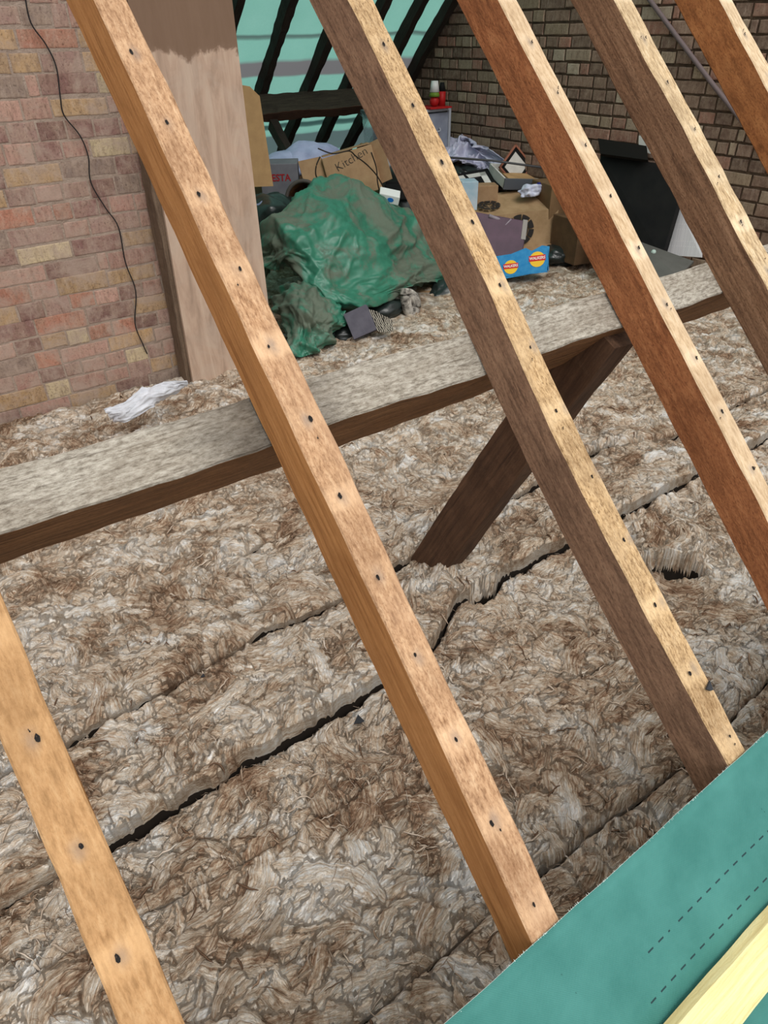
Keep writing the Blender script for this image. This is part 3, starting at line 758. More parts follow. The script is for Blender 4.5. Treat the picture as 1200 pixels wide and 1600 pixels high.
# ------------------------------------------------------------ wire, cord, crumpled paper
M_wire = NT('black wire', .5); M_wire.col((.02, .018, .018)); M_wire = M_wire.m
wp = [(38, -12), (48, 35), (72, 70), (88, 105), (94, 150), (100, 180), (125, 212), (138, 245), (142, 285), (165, 325), (185, 355), (196, 410), (212, 455), (211, 505), (222, 535), (230, 553)]
bm = bmesh.new(); tube(bm, smoothpts([P(a_, b_, y=3.335) for a_, b_ in wp], 6), .0028, 6)
o = bm_obj('electrical_wire', bm, M_wire, smooth=True); tag(o, 'thin black wire trailing down the left brick wall', 'wire')
M_cord = NT('grey plastic', .5); M_cord.col(lin(112, 98, 98)); M_cord = M_cord.m
a_ = P(1008, -10, x=GX - .03); b_ = P(1172, 205, x=GX - .03)
bm = bmesh.new(); tube(bm, [a_ + (a_ - b_) * .6, a_, a_.lerp(b_, .33) + Vector((0, 0, -.006)), a_.lerp(b_, .66) + Vector((0, 0, -.008)), b_, b_ + (b_ - a_) * .5], .014, 8)
o = bm_obj('waste_pipe', bm, M_cord, smooth=True); tag(o, 'thin grey-purple pipe slanting across the gable brickwork, top right', 'pipe')

def worley(x, y, seed, warp=.25):
    x = x + (fbm(x * .8, y * .8, seed + 5, 2) - .4) * warp * 4; y = y + (fbm(x * .8 + 9, y * .8, seed + 6, 2) - .4) * warp * 4
    rs = np.random.RandomState(seed); jx = rs.rand(64, 64); jy = rs.rand(64, 64); hh = rs.rand(64, 64)
    xi = np.floor(x).astype(int); yi = np.floor(y).astype(int); best = np.full(x.shape, 9.)
    for a in (-1, 0, 1):
        for b in (-1, 0, 1):
            cx_ = (xi + a) % 64; cy_ = (yi + b) % 64
            best = np.minimum(best, np.sqrt((x - xi - a - jx[cx_, cy_]) ** 2 + (y - yi - b - jy[cx_, cy_]) ** 2) + .5 * hh[cx_, cy_])
    return best

def crumple(gu, gv, seed, n=40, amp=.02, wid=.25):
    a = seed * 1.3; u = gu * math.cos(a) + gv * math.sin(a); v_ = -gu * math.sin(a) + gv * math.cos(a); k = 1.1 / wid
    return amp * (2.0 * (worley(u * k * 1.3 + 20, v_ * k * .7 + 20, seed) - .7) + .7 * (worley(u * k * 1.7 + 20, v_ * k * 3 + 20, seed + 2) - .7) + .3 * (worley(gu * k * 6 + 20, gv * k * 7 + 20, seed + 3) - .7)
        + 1.3 * ridge(u * k * 1.3, v_ * k * .6, seed + 11) + .8 * ridge(u * k * 1.2, v_ * k * 2.4, seed + 12) + .3 * ridge(gu * k * 4, gv * k * 3.5, seed + 13))

def ridge(x, y, seed):
    wx = (fbm(x * .7 + 4, y * .7, seed + 3, 2) - .4) * 1.6; wy = (fbm(x * .7, y * .7 + 7, seed + 4, 2) - .4) * 1.6
    n = vnoise(x + wx + 30, y + wy + 30, seed)
    return np.clip(1 - np.abs(n - .5) * 5, 0, 1)

def crumple_old(gu, gv, seed, n=40, amp=.02, wid=.25):
    """sharp facetted creases over unit coordinates"""
    rs = np.random.RandomState(seed); h = np.zeros_like(gu)
    for i in range(n):
        cx_, cy_, th = rs.rand(), rs.rand(), rs.rand() * math.pi
        u = (gu - cx_) * math.cos(th) + (gv - cy_) * math.sin(th); v_ = -(gu - cx_) * math.sin(th) + (gv - cy_) * math.cos(th)
        wg = wid * rs.uniform(.4, 1.3)
        h += rs.choice([-1, 1], p=[.4, .6]) * amp * rs.uniform(.3, 1) * np.clip(1 - np.abs(v_) / (wg * .22), 0, 1) * np.exp(-(u / wg) ** 2)
    return h

def cloth_net(name, net, mats, nu=90, nv=70, seed=1, amp=.02, ncr=70, parent=None, wid=.25, solid=.003):
    """smooth surface through a net of 3-D points, creased like a sheet; net = rows of equal length"""
    net = np.array([[list(p) for p in r] for r in net], dtype=float)
    def interp(a, n, axis):
        m = a.shape[axis]; t_ = np.linspace(0, m - 1, n); i = np.minimum(t_.astype(int), m - 2); f = t_ - i
        g = lambda k: np.take(a, np.clip(k, 0, m - 1), axis=axis)
        sh = [1] * a.ndim; sh[axis] = n; f = f.reshape(sh)
        p0, p1, p2, p3 = g(i - 1), g(i), g(i + 1), g(i + 2)
        return .5 * (2 * p1 + (p2 - p0) * f + (2 * p0 - 5 * p1 + 4 * p2 - p3) * f ** 2 + (3 * p1 - p0 - 3 * p2 + p3) * f ** 3)
    S = interp(interp(net, nv, 0), nu, 1)
    du = np.gradient(S, axis=1); dv = np.gradient(S, axis=0); N = np.cross(du, dv); N /= (np.linalg.norm(N, axis=2, keepdims=True) + 1e-9)
    gu, gv = np.meshgrid(np.linspace(0, 1, nu), np.linspace(0, 1, nv))
    h = crumple(gu, gv, seed, ncr, amp, wid) + (fbm(gu * 4, gv * 4, seed, 2) - .4) * amp * .8
    h = h - np.percentile(h, 60)
    if N[nv // 2, nu // 2] @ (np.array([0, 0, CAMZ]) - S[nv // 2, nu // 2]) < 0: N = -N
    S = S + N * h[..., None]
    idx = np.arange(nu * nv).reshape(nv, nu)
    fs = np.stack([idx[:-1, :-1], idx[:-1, 1:], idx[1:, 1:], idx[1:, :-1]], -1).reshape(-1, 4)
    o = mesh_obj(name, S.reshape(-1, 3), fs.tolist(), mats, parent, smooth=True)
    if solid: md = o.modifiers.new('thick', 'SOLIDIFY'); md.thickness = solid; md.offset = 0
    return o

def crumple_blob(name, loc, r, mats, seed=1, amp=.18, sub=4, parent=None, flat=True, rotz=0, tilt=0, smooth=True):
    bm = bmesh.new(); bmesh.ops.create_icosphere(bm, subdivisions=sub, radius=1)
    rs = random.Random(seed); pl = []
    for i in range(26):
        d = Vector((rs.gauss(0, 1), rs.gauss(0, 1), rs.gauss(0, 1))).normalized(); e_ = Vector((rs.gauss(0, 1), rs.gauss(0, 1), rs.gauss(0, 1))).normalized()
        pl.append((d, e_, rs.uniform(.1, .3), rs.choice([-1, 1]) * rs.uniform(.3, 1)))
    for v_ in bm.verts:
        n = v_.co.normalized(); h = 0
        for d, e_, wg, s_ in pl:
            h += s_ * max(0, 1 - abs((n - d * .6).dot(e_)) / wg) * math.exp(-((n - d).length / .9) ** 2)
        c_ = n * (1 + amp * h)
        v_.co = Vector((c_.x * r[0], c_.y * r[1], max(c_.z, -.55 if flat else -9) * r[2]))
    o = bm_obj(name, bm, mats, parent, smooth); o.location = loc; o.rotation_euler = (tilt, 0, rotz); return o

def simple(name, c, rough=.7, var=None, scale=30, bumpd=0, spec=.25):
    t = NT(name, rough); t.b.inputs['Specular IOR Level'].default_value = spec
    if var: t.col(t.mix(t.ramp(t.noise(t.coord(), scale, 4, .6), [(.35, 0.), (.65, 1.)]), c, var))
    else: t.col(c)
    if bumpd: t.bump(t.noise(t.coord(), scale * 2, 4), .6, bumpd)
    return t.m
M_paper = simple('white tissue', lin(214, 216, 222), .8, lin(196, 198, 204), 20, .004)
net = [[P(163, 640, z=.12), P(190, 628, z=.14), P(222, 608, z=.15), P(255, 598, z=.16), P(292, 595, z=.14)],
       [P(168, 648, z=.10), P(196, 640, z=.12), P(228, 622, z=.13), P(262, 612, z=.13), P(293, 600, z=.12)],
       [P(180, 655, z=.06), P(196, 660, z=.07), P(232, 640, z=.09), P(250, 628, z=.08), P(280, 612, z=.08)]]
o = cloth_net('crumpled_tissue', net, M_paper, 60, 34, 3, .008, 30); tag(o, 'crumpled white tissue on the wool at the foot of the brick wall', 'tissue')

# ------------------------------------------------------------ green tarpaulin over the heap
t = NT('green tarpaulin', .42); v = t.coord(); n1 = t.noise(v, 3.2, 5, .68, .5); n2 = t.noise(v, 30, 4, .6); n3 = t.noise(v, 160, 3, .7)
c = t.mix(n2, lin(40, 104, 82), lin(64, 132, 108))
du_ = t.ramp(t.math('ADD', n1, t.math('MULTIPLY', t.math('SUBTRACT', n3, .5), .25)), [(.47, 0.), (.57, 1.)])
c = t.mix(t.math('MULTIPLY', du_, .8), c, t.mix(n3, lin(112, 106, 92), lin(86, 92, 80)))
t.col(c); t.bump(t.math('ADD', n2, n3), .25, .004); t.b.inputs['Specular IOR Level'].default_value = .5
t.l(t.math('ADD', t.math('MULTIPLY', du_, .45), .33), t.b.inputs['Roughness']); M_tarp = t.m
tarp = empty('tarpaulin', P(560, 480, y=3.5)); tag(tarp, 'dusty green tarpaulin draped over the heap behind the purlin', 'tarpaulin')
def setp(o, par):
    o.parent = par; o.matrix_parent_inverse = par.matrix_basis.inverted() if par.matrix_world == Matrix() else par.matrix_basis.inverted()
rows = [
 [(425, 350, 4.6), (455, 330, 4.6), (490, 310, 4.6), (520, 305, 4.6), (560, 310, 4.6), (600, 325, 4.55), (640, 350, 4.5), (668, 385, 4.4), (690, 415, 4.3)],
 [(418, 348, 4.25), (450, 316, 4.2), (482, 292, 4.15), (512, 281, 4.15), (556, 285, 4.15), (604, 302, 4.1), (642, 328, 4.08), (668, 362, 4.05), (690, 402, 4.0)],
 [(403, 368, 4.05), (440, 335, 3.95), (478, 315, 3.9), (525, 312, 3.86), (572, 322, 3.84), (614, 340, 3.82), (645, 362, 3.83), (676, 390, 3.86), (700, 424, 3.88)],
 [(400, 388, 3.95), (428, 366, 3.8), (462, 352, 3.7), (512, 358, 3.62), (556, 368, 3.6), (602, 380, 3.62), (640, 398, 3.66), (674, 412, 3.72), (702, 431, 3.8)],
 [(404, 408, 3.9), (422, 400, 3.78), (455, 392, 3.62), (502, 405, 3.5), (548, 418, 3.46), (598, 425, 3.48), (636, 430, 3.54), (672, 434, 3.62), (702, 437, 3.74)],
 [(410, 424, 3.88), (424, 420, 3.78), (448, 408, 3.68), (486, 446, 3.48), (534, 462, 3.38), (586, 462, 3.38), (626, 452, 3.46), (664, 443, 3.58), (700, 441, 3.74)],
 [(414, 428, 3.95), (428, 424, 3.86), (456, 414, 3.8), (496, 452, 3.56), (538, 476, 3.42), (588, 470, 3.44), (628, 457, 3.52), (664, 446, 3.64), (698, 443, 3.8)],
 [(420, 424, 4.05), (434, 420, 3.96), (462, 412, 3.9), (500, 450, 3.66), (540, 470, 3.56), (588, 466, 3.56), (626, 454, 3.62), (662, 444, 3.74), (696, 441, 3.88)]]
net = [[P(a_, b_, y=c_) for a_, b_, c_ in r] for r in rows]
o = cloth_net('draped_sheet', net, M_tarp, 210, 170, 21, .036, 70, wid=.26); setp(o, tarp)
rows = [
 [(428, 458, 3.75), (452, 446, 3.62), (476, 440, 3.55), (500, 452, 3.5), (530, 478, 3.42)],
 [(430, 478, 3.6), (456, 458, 3.45), (486, 456, 3.38), (512, 472, 3.36), (541, 496, 3.33)],
 [(438, 500, 3.5), (460, 488, 3.30), (488, 488, 3.22), (518, 496, 3.22), (544, 506, 3.26)],
 [(448, 527, 3.30), (464, 522, 3.20), (486, 520, 3.16), (508, 522, 3.18), (530, 522, 3.24)],
 [(456, 556, 3.18), (468, 558, 3.14), (486, 554, 3.12), (504, 550, 3.14), (522, 538, 3.22)]]
net = [[P(a_, b_, y=c_) for a_, b_, c_ in r] for r in rows]
o = cloth_net('lower_fold', net, M_tarp, 80, 70, 33, .03, 40, wid=.35); setp(o, tarp)

# ------------------------------------------------------------ the heap: boxes, bags, frames and so on
M_card = simple('brown cardboard', lin(160, 130, 98), .85, lin(146, 116, 86), 14, .002)
M_card2 = simple('tan cardboard', lin(182, 148, 104), .85, lin(168, 134, 94), 12, .002)
M_carddk = simple('dark cardboard', lin(104, 80, 56), .9, lin(88, 68, 48), 12, .002)
M_ink = simple('black print', lin(42, 38, 36), .8)
M_bag = simple('black bin bag', (.013, .017, .016), .28, (.02, .03, .028), 10, .004, .5)
M_blk = simple('matt black', (.009, .009, .0095), .65, (.014, .0135, .013), 8, 0, .12)
M_white = simple('white card', lin(214, 212, 206), .7, lin(200, 198, 192), 15)
M_sheet = simple('white plastic sheet', lin(196, 196, 214), .45, lin(170, 172, 196), 9, .004, .5)
M_lav = simple('pale lavender bedding', lin(176, 184, 214), .8, lin(150, 158, 192), 8, .004)
M_purple = simple('purple-brown vinyl', lin(92, 70, 84), .55, lin(80, 62, 74), 8)
M_tape = simple('grey tape', lin(142, 136, 130), .5)
M_grey = simple('grey plastic tube', lin(140, 130, 138), .4)
M_red = simple('red paint', lin(176, 34, 34), .45); M_green = simple('leaf green', lin(110, 140, 50), .5)
M_iwh = simple('glossy white', lin(222, 222, 220), .4)

def open_box(name, loc, size, rot, mat, label, cat, wall=.006, flaps=(), group=None, solidtop=False):
    """cardboard carton: hollow body with base, flaps are child panels. origin at centre of base"""
    root = empty(name, loc, rot); tag(root, label, cat, group)
    sx_, sy_, sz_ = size
    bm = bmesh.new()
    if solidtop: add_box(bm, (0, 0, sz_ / 2), size, .004)
    else:
        add_box(bm, (0, 0, wall / 2), (sx_, sy_, wall))
        for s_ in (-1, 1):
            add_box(bm, (s_ * (sx_ - wall) / 2, 0, sz_ / 2), (wall, sy_, sz_)); add_box(bm, (0, s_ * (sy_ - wall) / 2, sz_ / 2), (sx_, wall, sz_))
    bm_obj('carton_body', bm, mat, root)
    for (side, ang, ln) in flaps:     # side: 0=-y 1=+x 2=+y 3=-x ; ang from closed-flat (0) outward
        L = sx_ if side in (0, 2) else sy_; off = sy_ / 2 if side in (0, 2) else sx_ / 2
        m = Matrix.Rotation({0: 0, 1: math.pi / 2, 2: math.pi, 3: -math.pi / 2}[side], 4, 'Z') @ Matrix.Translation((0, -off, sz_)) @ Matrix.Rotation(ang, 4, 'X')
        bm = bmesh.new(); add_box(bm, (0, ln / 2 if False else -ln / 2, 0), (L * .97, ln, wall * .8))
        bm.transform(m); bm_obj('flap', bm, mat, root)
    return root

def text(body, size, mat, parent, loc, rot, name='lettering', ext=.0008, sx=1.0, bold=0, spacing=1.0):
    cu = bpy.data.curves.new(name, 'FONT'); cu.body = body; cu.size = size; cu.extrude = ext; cu.align_x = 'CENTER'; cu.align_y = 'CENTER'; cu.offset = bold
    cu.space_character = spacing; cu.resolution_u = 3
    to = bpy.data.objects.new(name, cu); COL.objects.link(to)
    dg = bpy.context.evaluated_depsgraph_get(); me = bpy.data.meshes.new_from_object(to.evaluated_get(dg))
    bpy.data.objects.remove(to); me.materials.clear(); me.materials.append(mat)
    for v_ in me.vertices: v_.co.x *= sx
    o = bpy.data.objects.new(name, me); COL.objects.link(o); o.parent = parent; o.location = loc; o.rotation_euler = rot
    return o

FR = (math.pi / 2, 0, 0)       # text standing on a local -Y face
TR = math.radians

def at_floor(px, py, y): p = P(px, py, y=y); return p

# big carton with the round segmented logo, lying on its side
def logo(parent, loc, rot, R_=.095, mat=M_ink):
    bm = bmesh.new()
    for ring, (r0, r1, n_, ph_) in enumerate(((.62, 1.0, 9, 0), (.34, .56, 5, .3))):
        for k in range(n_):
            a0 = 2 * math.pi * k / n_ + ph_ + .05; a1 = 2 * math.pi * (k + 1) / n_ + ph_ - .05; m_ = 6
            inner = [bm.verts.new((R_ * r0 * math.cos(a0 + (a1 - a0) * q / m_), R_ * r0 * math.sin(a0 + (a1 - a0) * q / m_), 0)) for q in range(m_ + 1)]
            outer = [bm.verts.new((R_ * r1 * math.cos(a0 + (a1 - a0) * q / m_), R_ * r1 * math.sin(a0 + (a1 - a0) * q / m_), 0)) for q in range(m_ + 1)]
            for q in range(m_): bm.faces.new((inner[q], inner[q + 1], outer[q + 1], outer[q]))
    o = bm_obj('round_logo', bm, mat, parent); o.location = loc; o.rotation_euler = rot
    for i, ch_ in enumerate('SCS'):
        text(ch_, R_ * .55, mat, parent, Vector(loc) + Euler(rot).to_matrix() @ Vector(((i - 1) * R_ * .34, (.12 if i == 1 else 0) * R_, .0012)), rot, 'logo_letter', .0004)
    return o

# helper carton defined by its near top-edge: easier to place with a full orientation
c0 = P(796, 346, y=3.98)
scs = empty('cardboard_box', c0, (TR(8), TR(-4), TR(-28))); tag(scs, 'large brown cardboard box with round black logos, right of the tarpaulin', 'box')
bm = bmesh.new(); 
SW, SD, SH = .58, .34, .26
prof = [(-.5, -.5), (.5, -.5), (.54, -.1), (.5, .42), (.4, .5), (-.5, .5)]
# body: local x across, y deep, z up, with a bulged right end
bv = []
for (yy, zz, k) in ((-SD / 2 - .05, -SH / 2, 0), (-SD / 2 + .02, SH / 2 - .02, 0), (SD / 2, SH / 2 + .015, 0), (SD / 2, -SH / 2, 0)):
    rowv = []
    for i in range(9):
        f_ = i / 8; xx = -SW / 2 + SW * f_; bul = .02 * math.sin(math.pi * f_)
        rowv.append(bm.verts.new((xx + (.03 if zz > 0 else 0) * (f_ > .9), yy - (bul if yy < 0 else -bul) * .6, zz + (bul * .5 if zz > 0 else 0))))
    bv.append(rowv)
for r_ in range(4):
    a_, b_ = bv[r_], bv[(r_ + 1) % 4]
    for i in range(8): bm.faces.new((a_[i], a_[i + 1], b_[i + 1], b_[i]))
bm.faces.new([r_[0] for r_ in bv]); bm.faces.new([r_[8] for r_ in bv][::-1])
bm_obj('carton_body', bm, simple('carton kraft', lin(168, 140, 106), .85, lin(142, 116, 84), 7, .002), scs)
fa = math.atan2(SH - .02, .07)
logo(scs, (.02, -SD / 2 - .034, .01), (fa, 0, 0), .105); logo(scs, (-.17, -.02, SH / 2 + .017), (.04, 0, TR(25)), .085)
bm = bmesh.new(); add_box(bm, (.12, -SD / 2 - .11, -SH / 2 + .01), (.34, .12, .005), rot=(.12, 0, .05)); bm_obj('flap', bm, M_card, scs)

# purple case with taped corner, resting on the carton
c0 = P(775, 374, y=3.70)
case = empty('purple_case', c0, (TR(48), TR(10), TR(-38))); tag(case, 'flat purple-brown vinyl case with a taped corner', 'case')
bm = bmesh.new(); add_box(bm, (0, 0, 0), (.40, .34, .03), .008); bm_obj('case_body', bm, M_purple, case)
bm = bmesh.new(); add_box(bm, (.188, .10, .002), (.035, .15, .034), .003); bm_obj('corner_tape', bm, M_tape, case)
p1, p2 = P(764, 337, y=3.80), P(789, 347, y=3.74)
bm = bmesh.new(); tube(bm, [p1, p2], .013, 10); tube(bm, [p2 + Vector((-.02, -.02, -.02)), P(798, 344, y=3.72)], .016, 10)
o = bm_obj('tube_handle', bm, M_grey, smooth=True); tag(o, 'grey plastic tube with an angled end lying on the purple case', 'tube')
# dark cartons to the right of the logo box
open_box('cardboard_box', P(898, 372, x=4.27) - Vector((0, 0, .15)), (.2, .30, .30), (0, 0, TR(-10)), M_carddk, 'dark brown cardboard box between the logo box and red rafter', 'box', solidtop=True)
open_box('cardboard_box', P(862, 284, x=4.31) - Vector((0, 0, .30)), (.16, .30, .30), (0, 0, TR(-18)), simple('flat kraft', lin(124, 98, 68), .85, lin(108, 84, 58), 10), 'shallow brown cardboard box beside the white tray', 'box', solidtop=True)
# fillers under them (black bags seen between things)
def bag(px, py, y, r, lab, seed, mat=M_bag, name='bin_bag', cat='bag', amp=.2, rotz=0, dz=0):
    p = P(px, py, y=y); p.z += dz
    o = crumple_blob(name, p, r, mat, seed, amp, 4, rotz=rotz); tag(o, lab, cat); return o
bag(600, 484, 3.48, (.13, .11, .07), 'shiny dark bin bag under the tarpaulin hem', 3)
bag(702, 462, 3.62, (.16, .12, .12), 'black bin bag under the right end of the tarpaulin', 4)
bag(880, 398, 3.6, (.2, .12, .09), 'black plastic bag right of the blue crisp box', 5)
bag(540, 520, 3.33, (.10, .08, .06), 'black bag poking out beside the lower tarpaulin fold', 6)
bag(428, 352, 4.25, (.22, .2, .2), 'dark bin bag wedged behind the board, left of the tarpaulin', 7)
bag(645, 318, 4.45, (.24, .24, .24), 'dark bin bag behind the tarpaulin, below the clear storage box', 8)
bag(720, 300, 4.65, (.26, .26, .22), 'dark bin bag under the picture frames', 9)
bag(585, 318, 4.75, (.12, .1, .1), 'black bin bag behind the open kitchen carton', 10)

# blue crisp carton
M_blue = simple('crisp box blue', lin(34, 130, 190), .5, lin(62, 148, 200), 25); M_yel = simple('logo yellow', lin(244, 200, 60), .5)
M_lr = simple('logo red', lin(206, 40, 44), .5); M_wh = simple('print white', lin(238, 238, 234), .5)
cb = empty('crisp_box', P(818, 428, z=.03), (TR(-8), TR(-6), TR(-36))); tag(cb, 'torn blue crisp box with red and yellow round logos', 'box')
bm = bmesh.new(); W_, Hh = .36, .17
for (a_, b_) in (((-W_ / 2, 0), (W_ / 2, 0)),):
    pass
pr = [(-W_ / 2, -.02), (W_ / 2 - .02, 0), (W_ / 2, Hh * .93), (W_ / 2 - .05, Hh), (W_ / 2 - .12, Hh * .84), (.02, Hh * .98), (-.08, Hh * .82), (-W_ / 2, Hh * .8)]
fr = [bm.verts.new((x_, 0, z_)) for x_, z_ in pr]; bk = [bm.verts.new((x_, .004, z_)) for x_, z_ in pr]
bm.faces.new(fr); bm.faces.new(bk[::-1])
for k in range(len(pr)): bm.faces.new((fr[k], fr[(k + 1) % 8], bk[(k + 1) % 8], bk[k]))
add_box(bm, (W_ / 2 - .01, .07, Hh * .42), (.004, .14, Hh * .84)); add_box(bm, (-W_ / 2 + .003, .07, Hh * .36), (.004, .14, Hh * .72)); add_box(bm, (0, .14, Hh * .34), (W_, .004, Hh * .68)); add_box(bm, (0, .07, -.005), (W_ - .03, .14, .004))
bm_obj('carton_body', bm, M_blue, cb)
def disc(parent, name, mat, loc, rx, rz, d=.0015, n=26, clip=None):
    bm = bmesh.new(); vs = []
    for k in range(n):
        a_ = 2 * math.pi * k / n; z_ = math.sin(a_) * rz
        if clip: z_ = max(clip[0], min(clip[1], z_))
        vs.append(bm.verts.new((math.cos(a_) * rx, 0, z_)))
    f_ = bm.faces.new(vs); r_ = bmesh.ops.extrude_face_region(bm, geom=[f_])
    for v_ in r_['geom']:
        if isinstance(v_, bmesh.types.BMVert): v_.co.y -= d
    o = bm_obj(name, bm, mat, parent); o.location = loc; return o
for cx_, cz_, s_ in ((.095, .085, 1.0), (-.085, .055, .9)):
    disc(cb, 'logo_disc', M_yel, (cx_, -.0005, cz_), .052 * s_, .050 * s_)
    bm = bmesh.new(); add_box(bm, (0, 0, 0), (.112 * s_, .0015, .036 * s_), .0); o = bm_obj('logo_banner', bm, M_lr, cb); o.location = (cx_, -.0025, cz_ + .008 * s_)
    text('WALKERS', .026 * s_, M_wh, cb, (cx_, -.0036, cz_ + .008 * s_), FR, 'logo_lettering', .0004, bold=.0006, sx=.92)
# grey printed box, striped cloth, woolly roll, card under tarp hem
g = empty('grey_box', P(572, 518, z=.02), (TR(-24), TR(-22), TR(-30))); tag(g, 'small slate-grey carton tilted under the tarpaulin hem', 'box')
bm = bmesh.new(); add_box(bm, (-.01, .03, .06), (.14, .10, .15), .003); bm_obj('carton_body', bm, simple('slate grey card', lin(96, 94, 104), .7, lin(84, 82, 92), 20), g)
t = NT('striped cloth', .9); sx = t.n('ShaderNodeSeparateXYZ'); t.l(t.coord(), sx.inputs[0])
t.col(t.mix(t.ramp(t.math('SINE', t.math('MULTIPLY', t.math('ADD', sx.outputs[0], t.math('MULTIPLY', sx.outputs[1], -.3)), 620)), [(.45, 0.), (.55, 1.)]), lin(60, 56, 52), lin(196, 188, 172))); M_str = t.m
net = [[P(568, 480, y=3.44), P(584, 484, y=3.42), P(598, 494, y=3.40), P(612, 500, y=3.40)], [P(576, 496, y=3.38), P(588, 500, y=3.36), P(600, 506, y=3.36), P(613, 510, y=3.37)], [P(586, 516, y=3.33), P(594, 518, y=3.32), P(604, 518, y=3.32), P(614, 517, y=3.33)]]
net = [[P(572, 482, z=.10), P(586, 486, z=.09), P(600, 494, z=.08), P(613, 500, z=.06)], [P(580, 498, z=.06), P(592, 502, z=.06), P(604, 507, z=.05), P(614, 510, z=.04)], [P(590, 518, z=.03), P(598, 519, z=.03), P(606, 519, z=.03), P(615, 518, z=.03)]]
o = cloth_net('striped_cloth', net, M_str, 40, 30, 8, .006, 20); tag(o, 'black and cream striped cloth beside the slate-grey carton', 'cloth')
M_mot = simple('mottled black and white wool', lin(190, 184, 174), .9, lin(52, 48, 44), 26, .006)
p = P(641, 480, y=3.40); pts = [p + Vector(q) for q in ((-.02, .02, .11), (-.035, .0, .06), (-.03, -.01, 0), (0, -.02, -.035), (.035, -.01, 0), (.03, .0, .05), (.0, .02, .08))]
bm = bmesh.new(); tube(bm, smoothpts(pts, 5), .034, 12); o = bm_obj('wool_roll', bm, M_mot, smooth=True); tag(o, 'mottled black and white woolly roll under the tarpaulin edge', 'wool roll')
open_box('cardboard_box', P(668, 466, y=3.72) - Vector((0, 0, .1)), (.26, .16, .17), (0, TR(-8), TR(-40)), M_card, 'plain brown cardboard box beneath the tarpaulin hem', 'box', solidtop=True)

# open kitchen carton behind the tarp
kb = empty('cardboard_box', P(548, 262, y=4.5), (TR(-24), TR(-13), TR(-28))); tag(kb, 'brown cardboard box with handwriting on its tilted face, behind the tarpaulin', 'box')
bm = bmesh.new(); add_box(bm, (0, .12, -.04), (.36, .24, .30), .006); bm_obj('carton_body', bm, M_card, kb)
for (lx, ly, lz, sz_, rt) in ((-.26, .02, .0, (.17, .006, .27), (0, 0, TR(14))), (.22, .05, .0, (.10, .006, .28), (0, 0, TR(-30))), (0, .10, .15, (.34, .20, .006), (TR(18), 0, 0))):
    bm = bmesh.new(); add_box(bm, (0, 0, 0), sz_); o = bm_obj('flap', bm, M_card, kb); o.location = (lx, ly, lz); o.rotation_euler = rt
text('Kitchen', .08, M_ink, kb, (.02, -.0012, .05), (math.pi / 2, TR(-14), 0), 'handwriting', .0002, bold=-.001)
p = P(546, 285, y=4.6); open_box('storage_carton', (p.x, p.y + .1, 0), (.4, .3, max(.2, p.z - .2)), (0, 0, TR(-24)), M_carddk, 'dark box underneath the handwritten cardboard box', 'box', solidtop=True)
# leaning card sheet left
cs = empty('cardboard_sheet', P(397, 300, y=4.30) , (TR(-6), TR(10), TR(-30))); tag(cs, 'tan cardboard sheet standing beside the plywood board edge', 'cardboard')
bm = bmesh.new(); vs = [(-.16, 0, 0), (.115, 0, .05), (-.0, 0, .52), (-.06, 0, .56), (-.16, 0, .56)]
fr = [bm.verts.new(q) for q in vs]; bk = [bm.verts.new((q[0], .008, q[2])) for q in vs]; bm.faces.new(fr); bm.faces.new(bk[::-1])
for k in range(5): bm.faces.new((fr[k], fr[(k + 1) % 5], bk[(k + 1) % 5], bk[k]))
bm_obj('panel', bm, M_card2, cs)
# FIESTA carton
fb = open_box('packing_carton', P(443, 330, y=4.85) - Vector((0, 0, .18)), (.26, .24, .56), (0, 0, TR(-32)), simple('grey white carton', lin(120, 118, 124), .7, lin(104, 102, 110), 8), 'grey packing carton printed FIESTA in red behind the heap', 'box', solidtop=True)
text('FIESTA', .062, simple('fiesta red', lin(150, 34, 40), .6), fb, (-.01, -.1212, .47), FR, 'lettering', .0006, bold=.0015, sx=.95)
fb.location.z -= .05
# wicker / round basket end
M_wick = simple('brown wicker', lin(104, 66, 34), .8, lin(66, 42, 24), 60, .006)
bk_ = empty('round_basket', P(480, 312, y=4.3), (TR(80), 0, TR(-38))); tag(bk_, 'round brown basket on its side behind the tarpaulin', 'basket')
bm = bmesh.new(); ns = 28; prev = None
for (r_, z_) in ((.07, .0), (.10, .03), (.11, .16), (.105, .16), (.09, .03), (.0, .012)):
    ring = [bm.verts.new((r_ * math.cos(2 * math.pi * k / ns), r_ * math.sin(2 * math.pi * k / ns), z_)) for k in range(ns)]
    if prev:
        for k in range(ns): bm.faces.new((prev[k], prev[(k + 1) % ns], ring[(k + 1) % ns], ring[k]))
    prev = ring
bm_obj('basket_body', bm, M_wick, bk_, True)
bm = bmesh.new(); tube(bm, [(.11 * math.cos(a_ / 24 * 6.2832), .11 * math.sin(a_ / 24 * 6.2832), .16) for a_ in range(25)], .012, 8); bm_obj('rim', bm, simple('grey rim', lin(76, 70, 66), .7), bk_, True)
bag(452, 262, 5.15, (.24, .16, .12), 'pale lavender bedding bundle under the far purlin strut', 21, M_lav, 'bedding', 'bedding', .14)
bag(488, 250, 5.1, (.26, .16, .12), 'pale lavender bedding bundle right of the far strut', 22, M_lav, 'bedding', 'bedding', .14)
bag(408, 350, 4.2, (.07, .06, .12), 'small pale blue carrier bag against the plywood board', 23, simple('pale blue plastic', lin(120, 130, 156), .5), 'carrier_bag', 'bag')
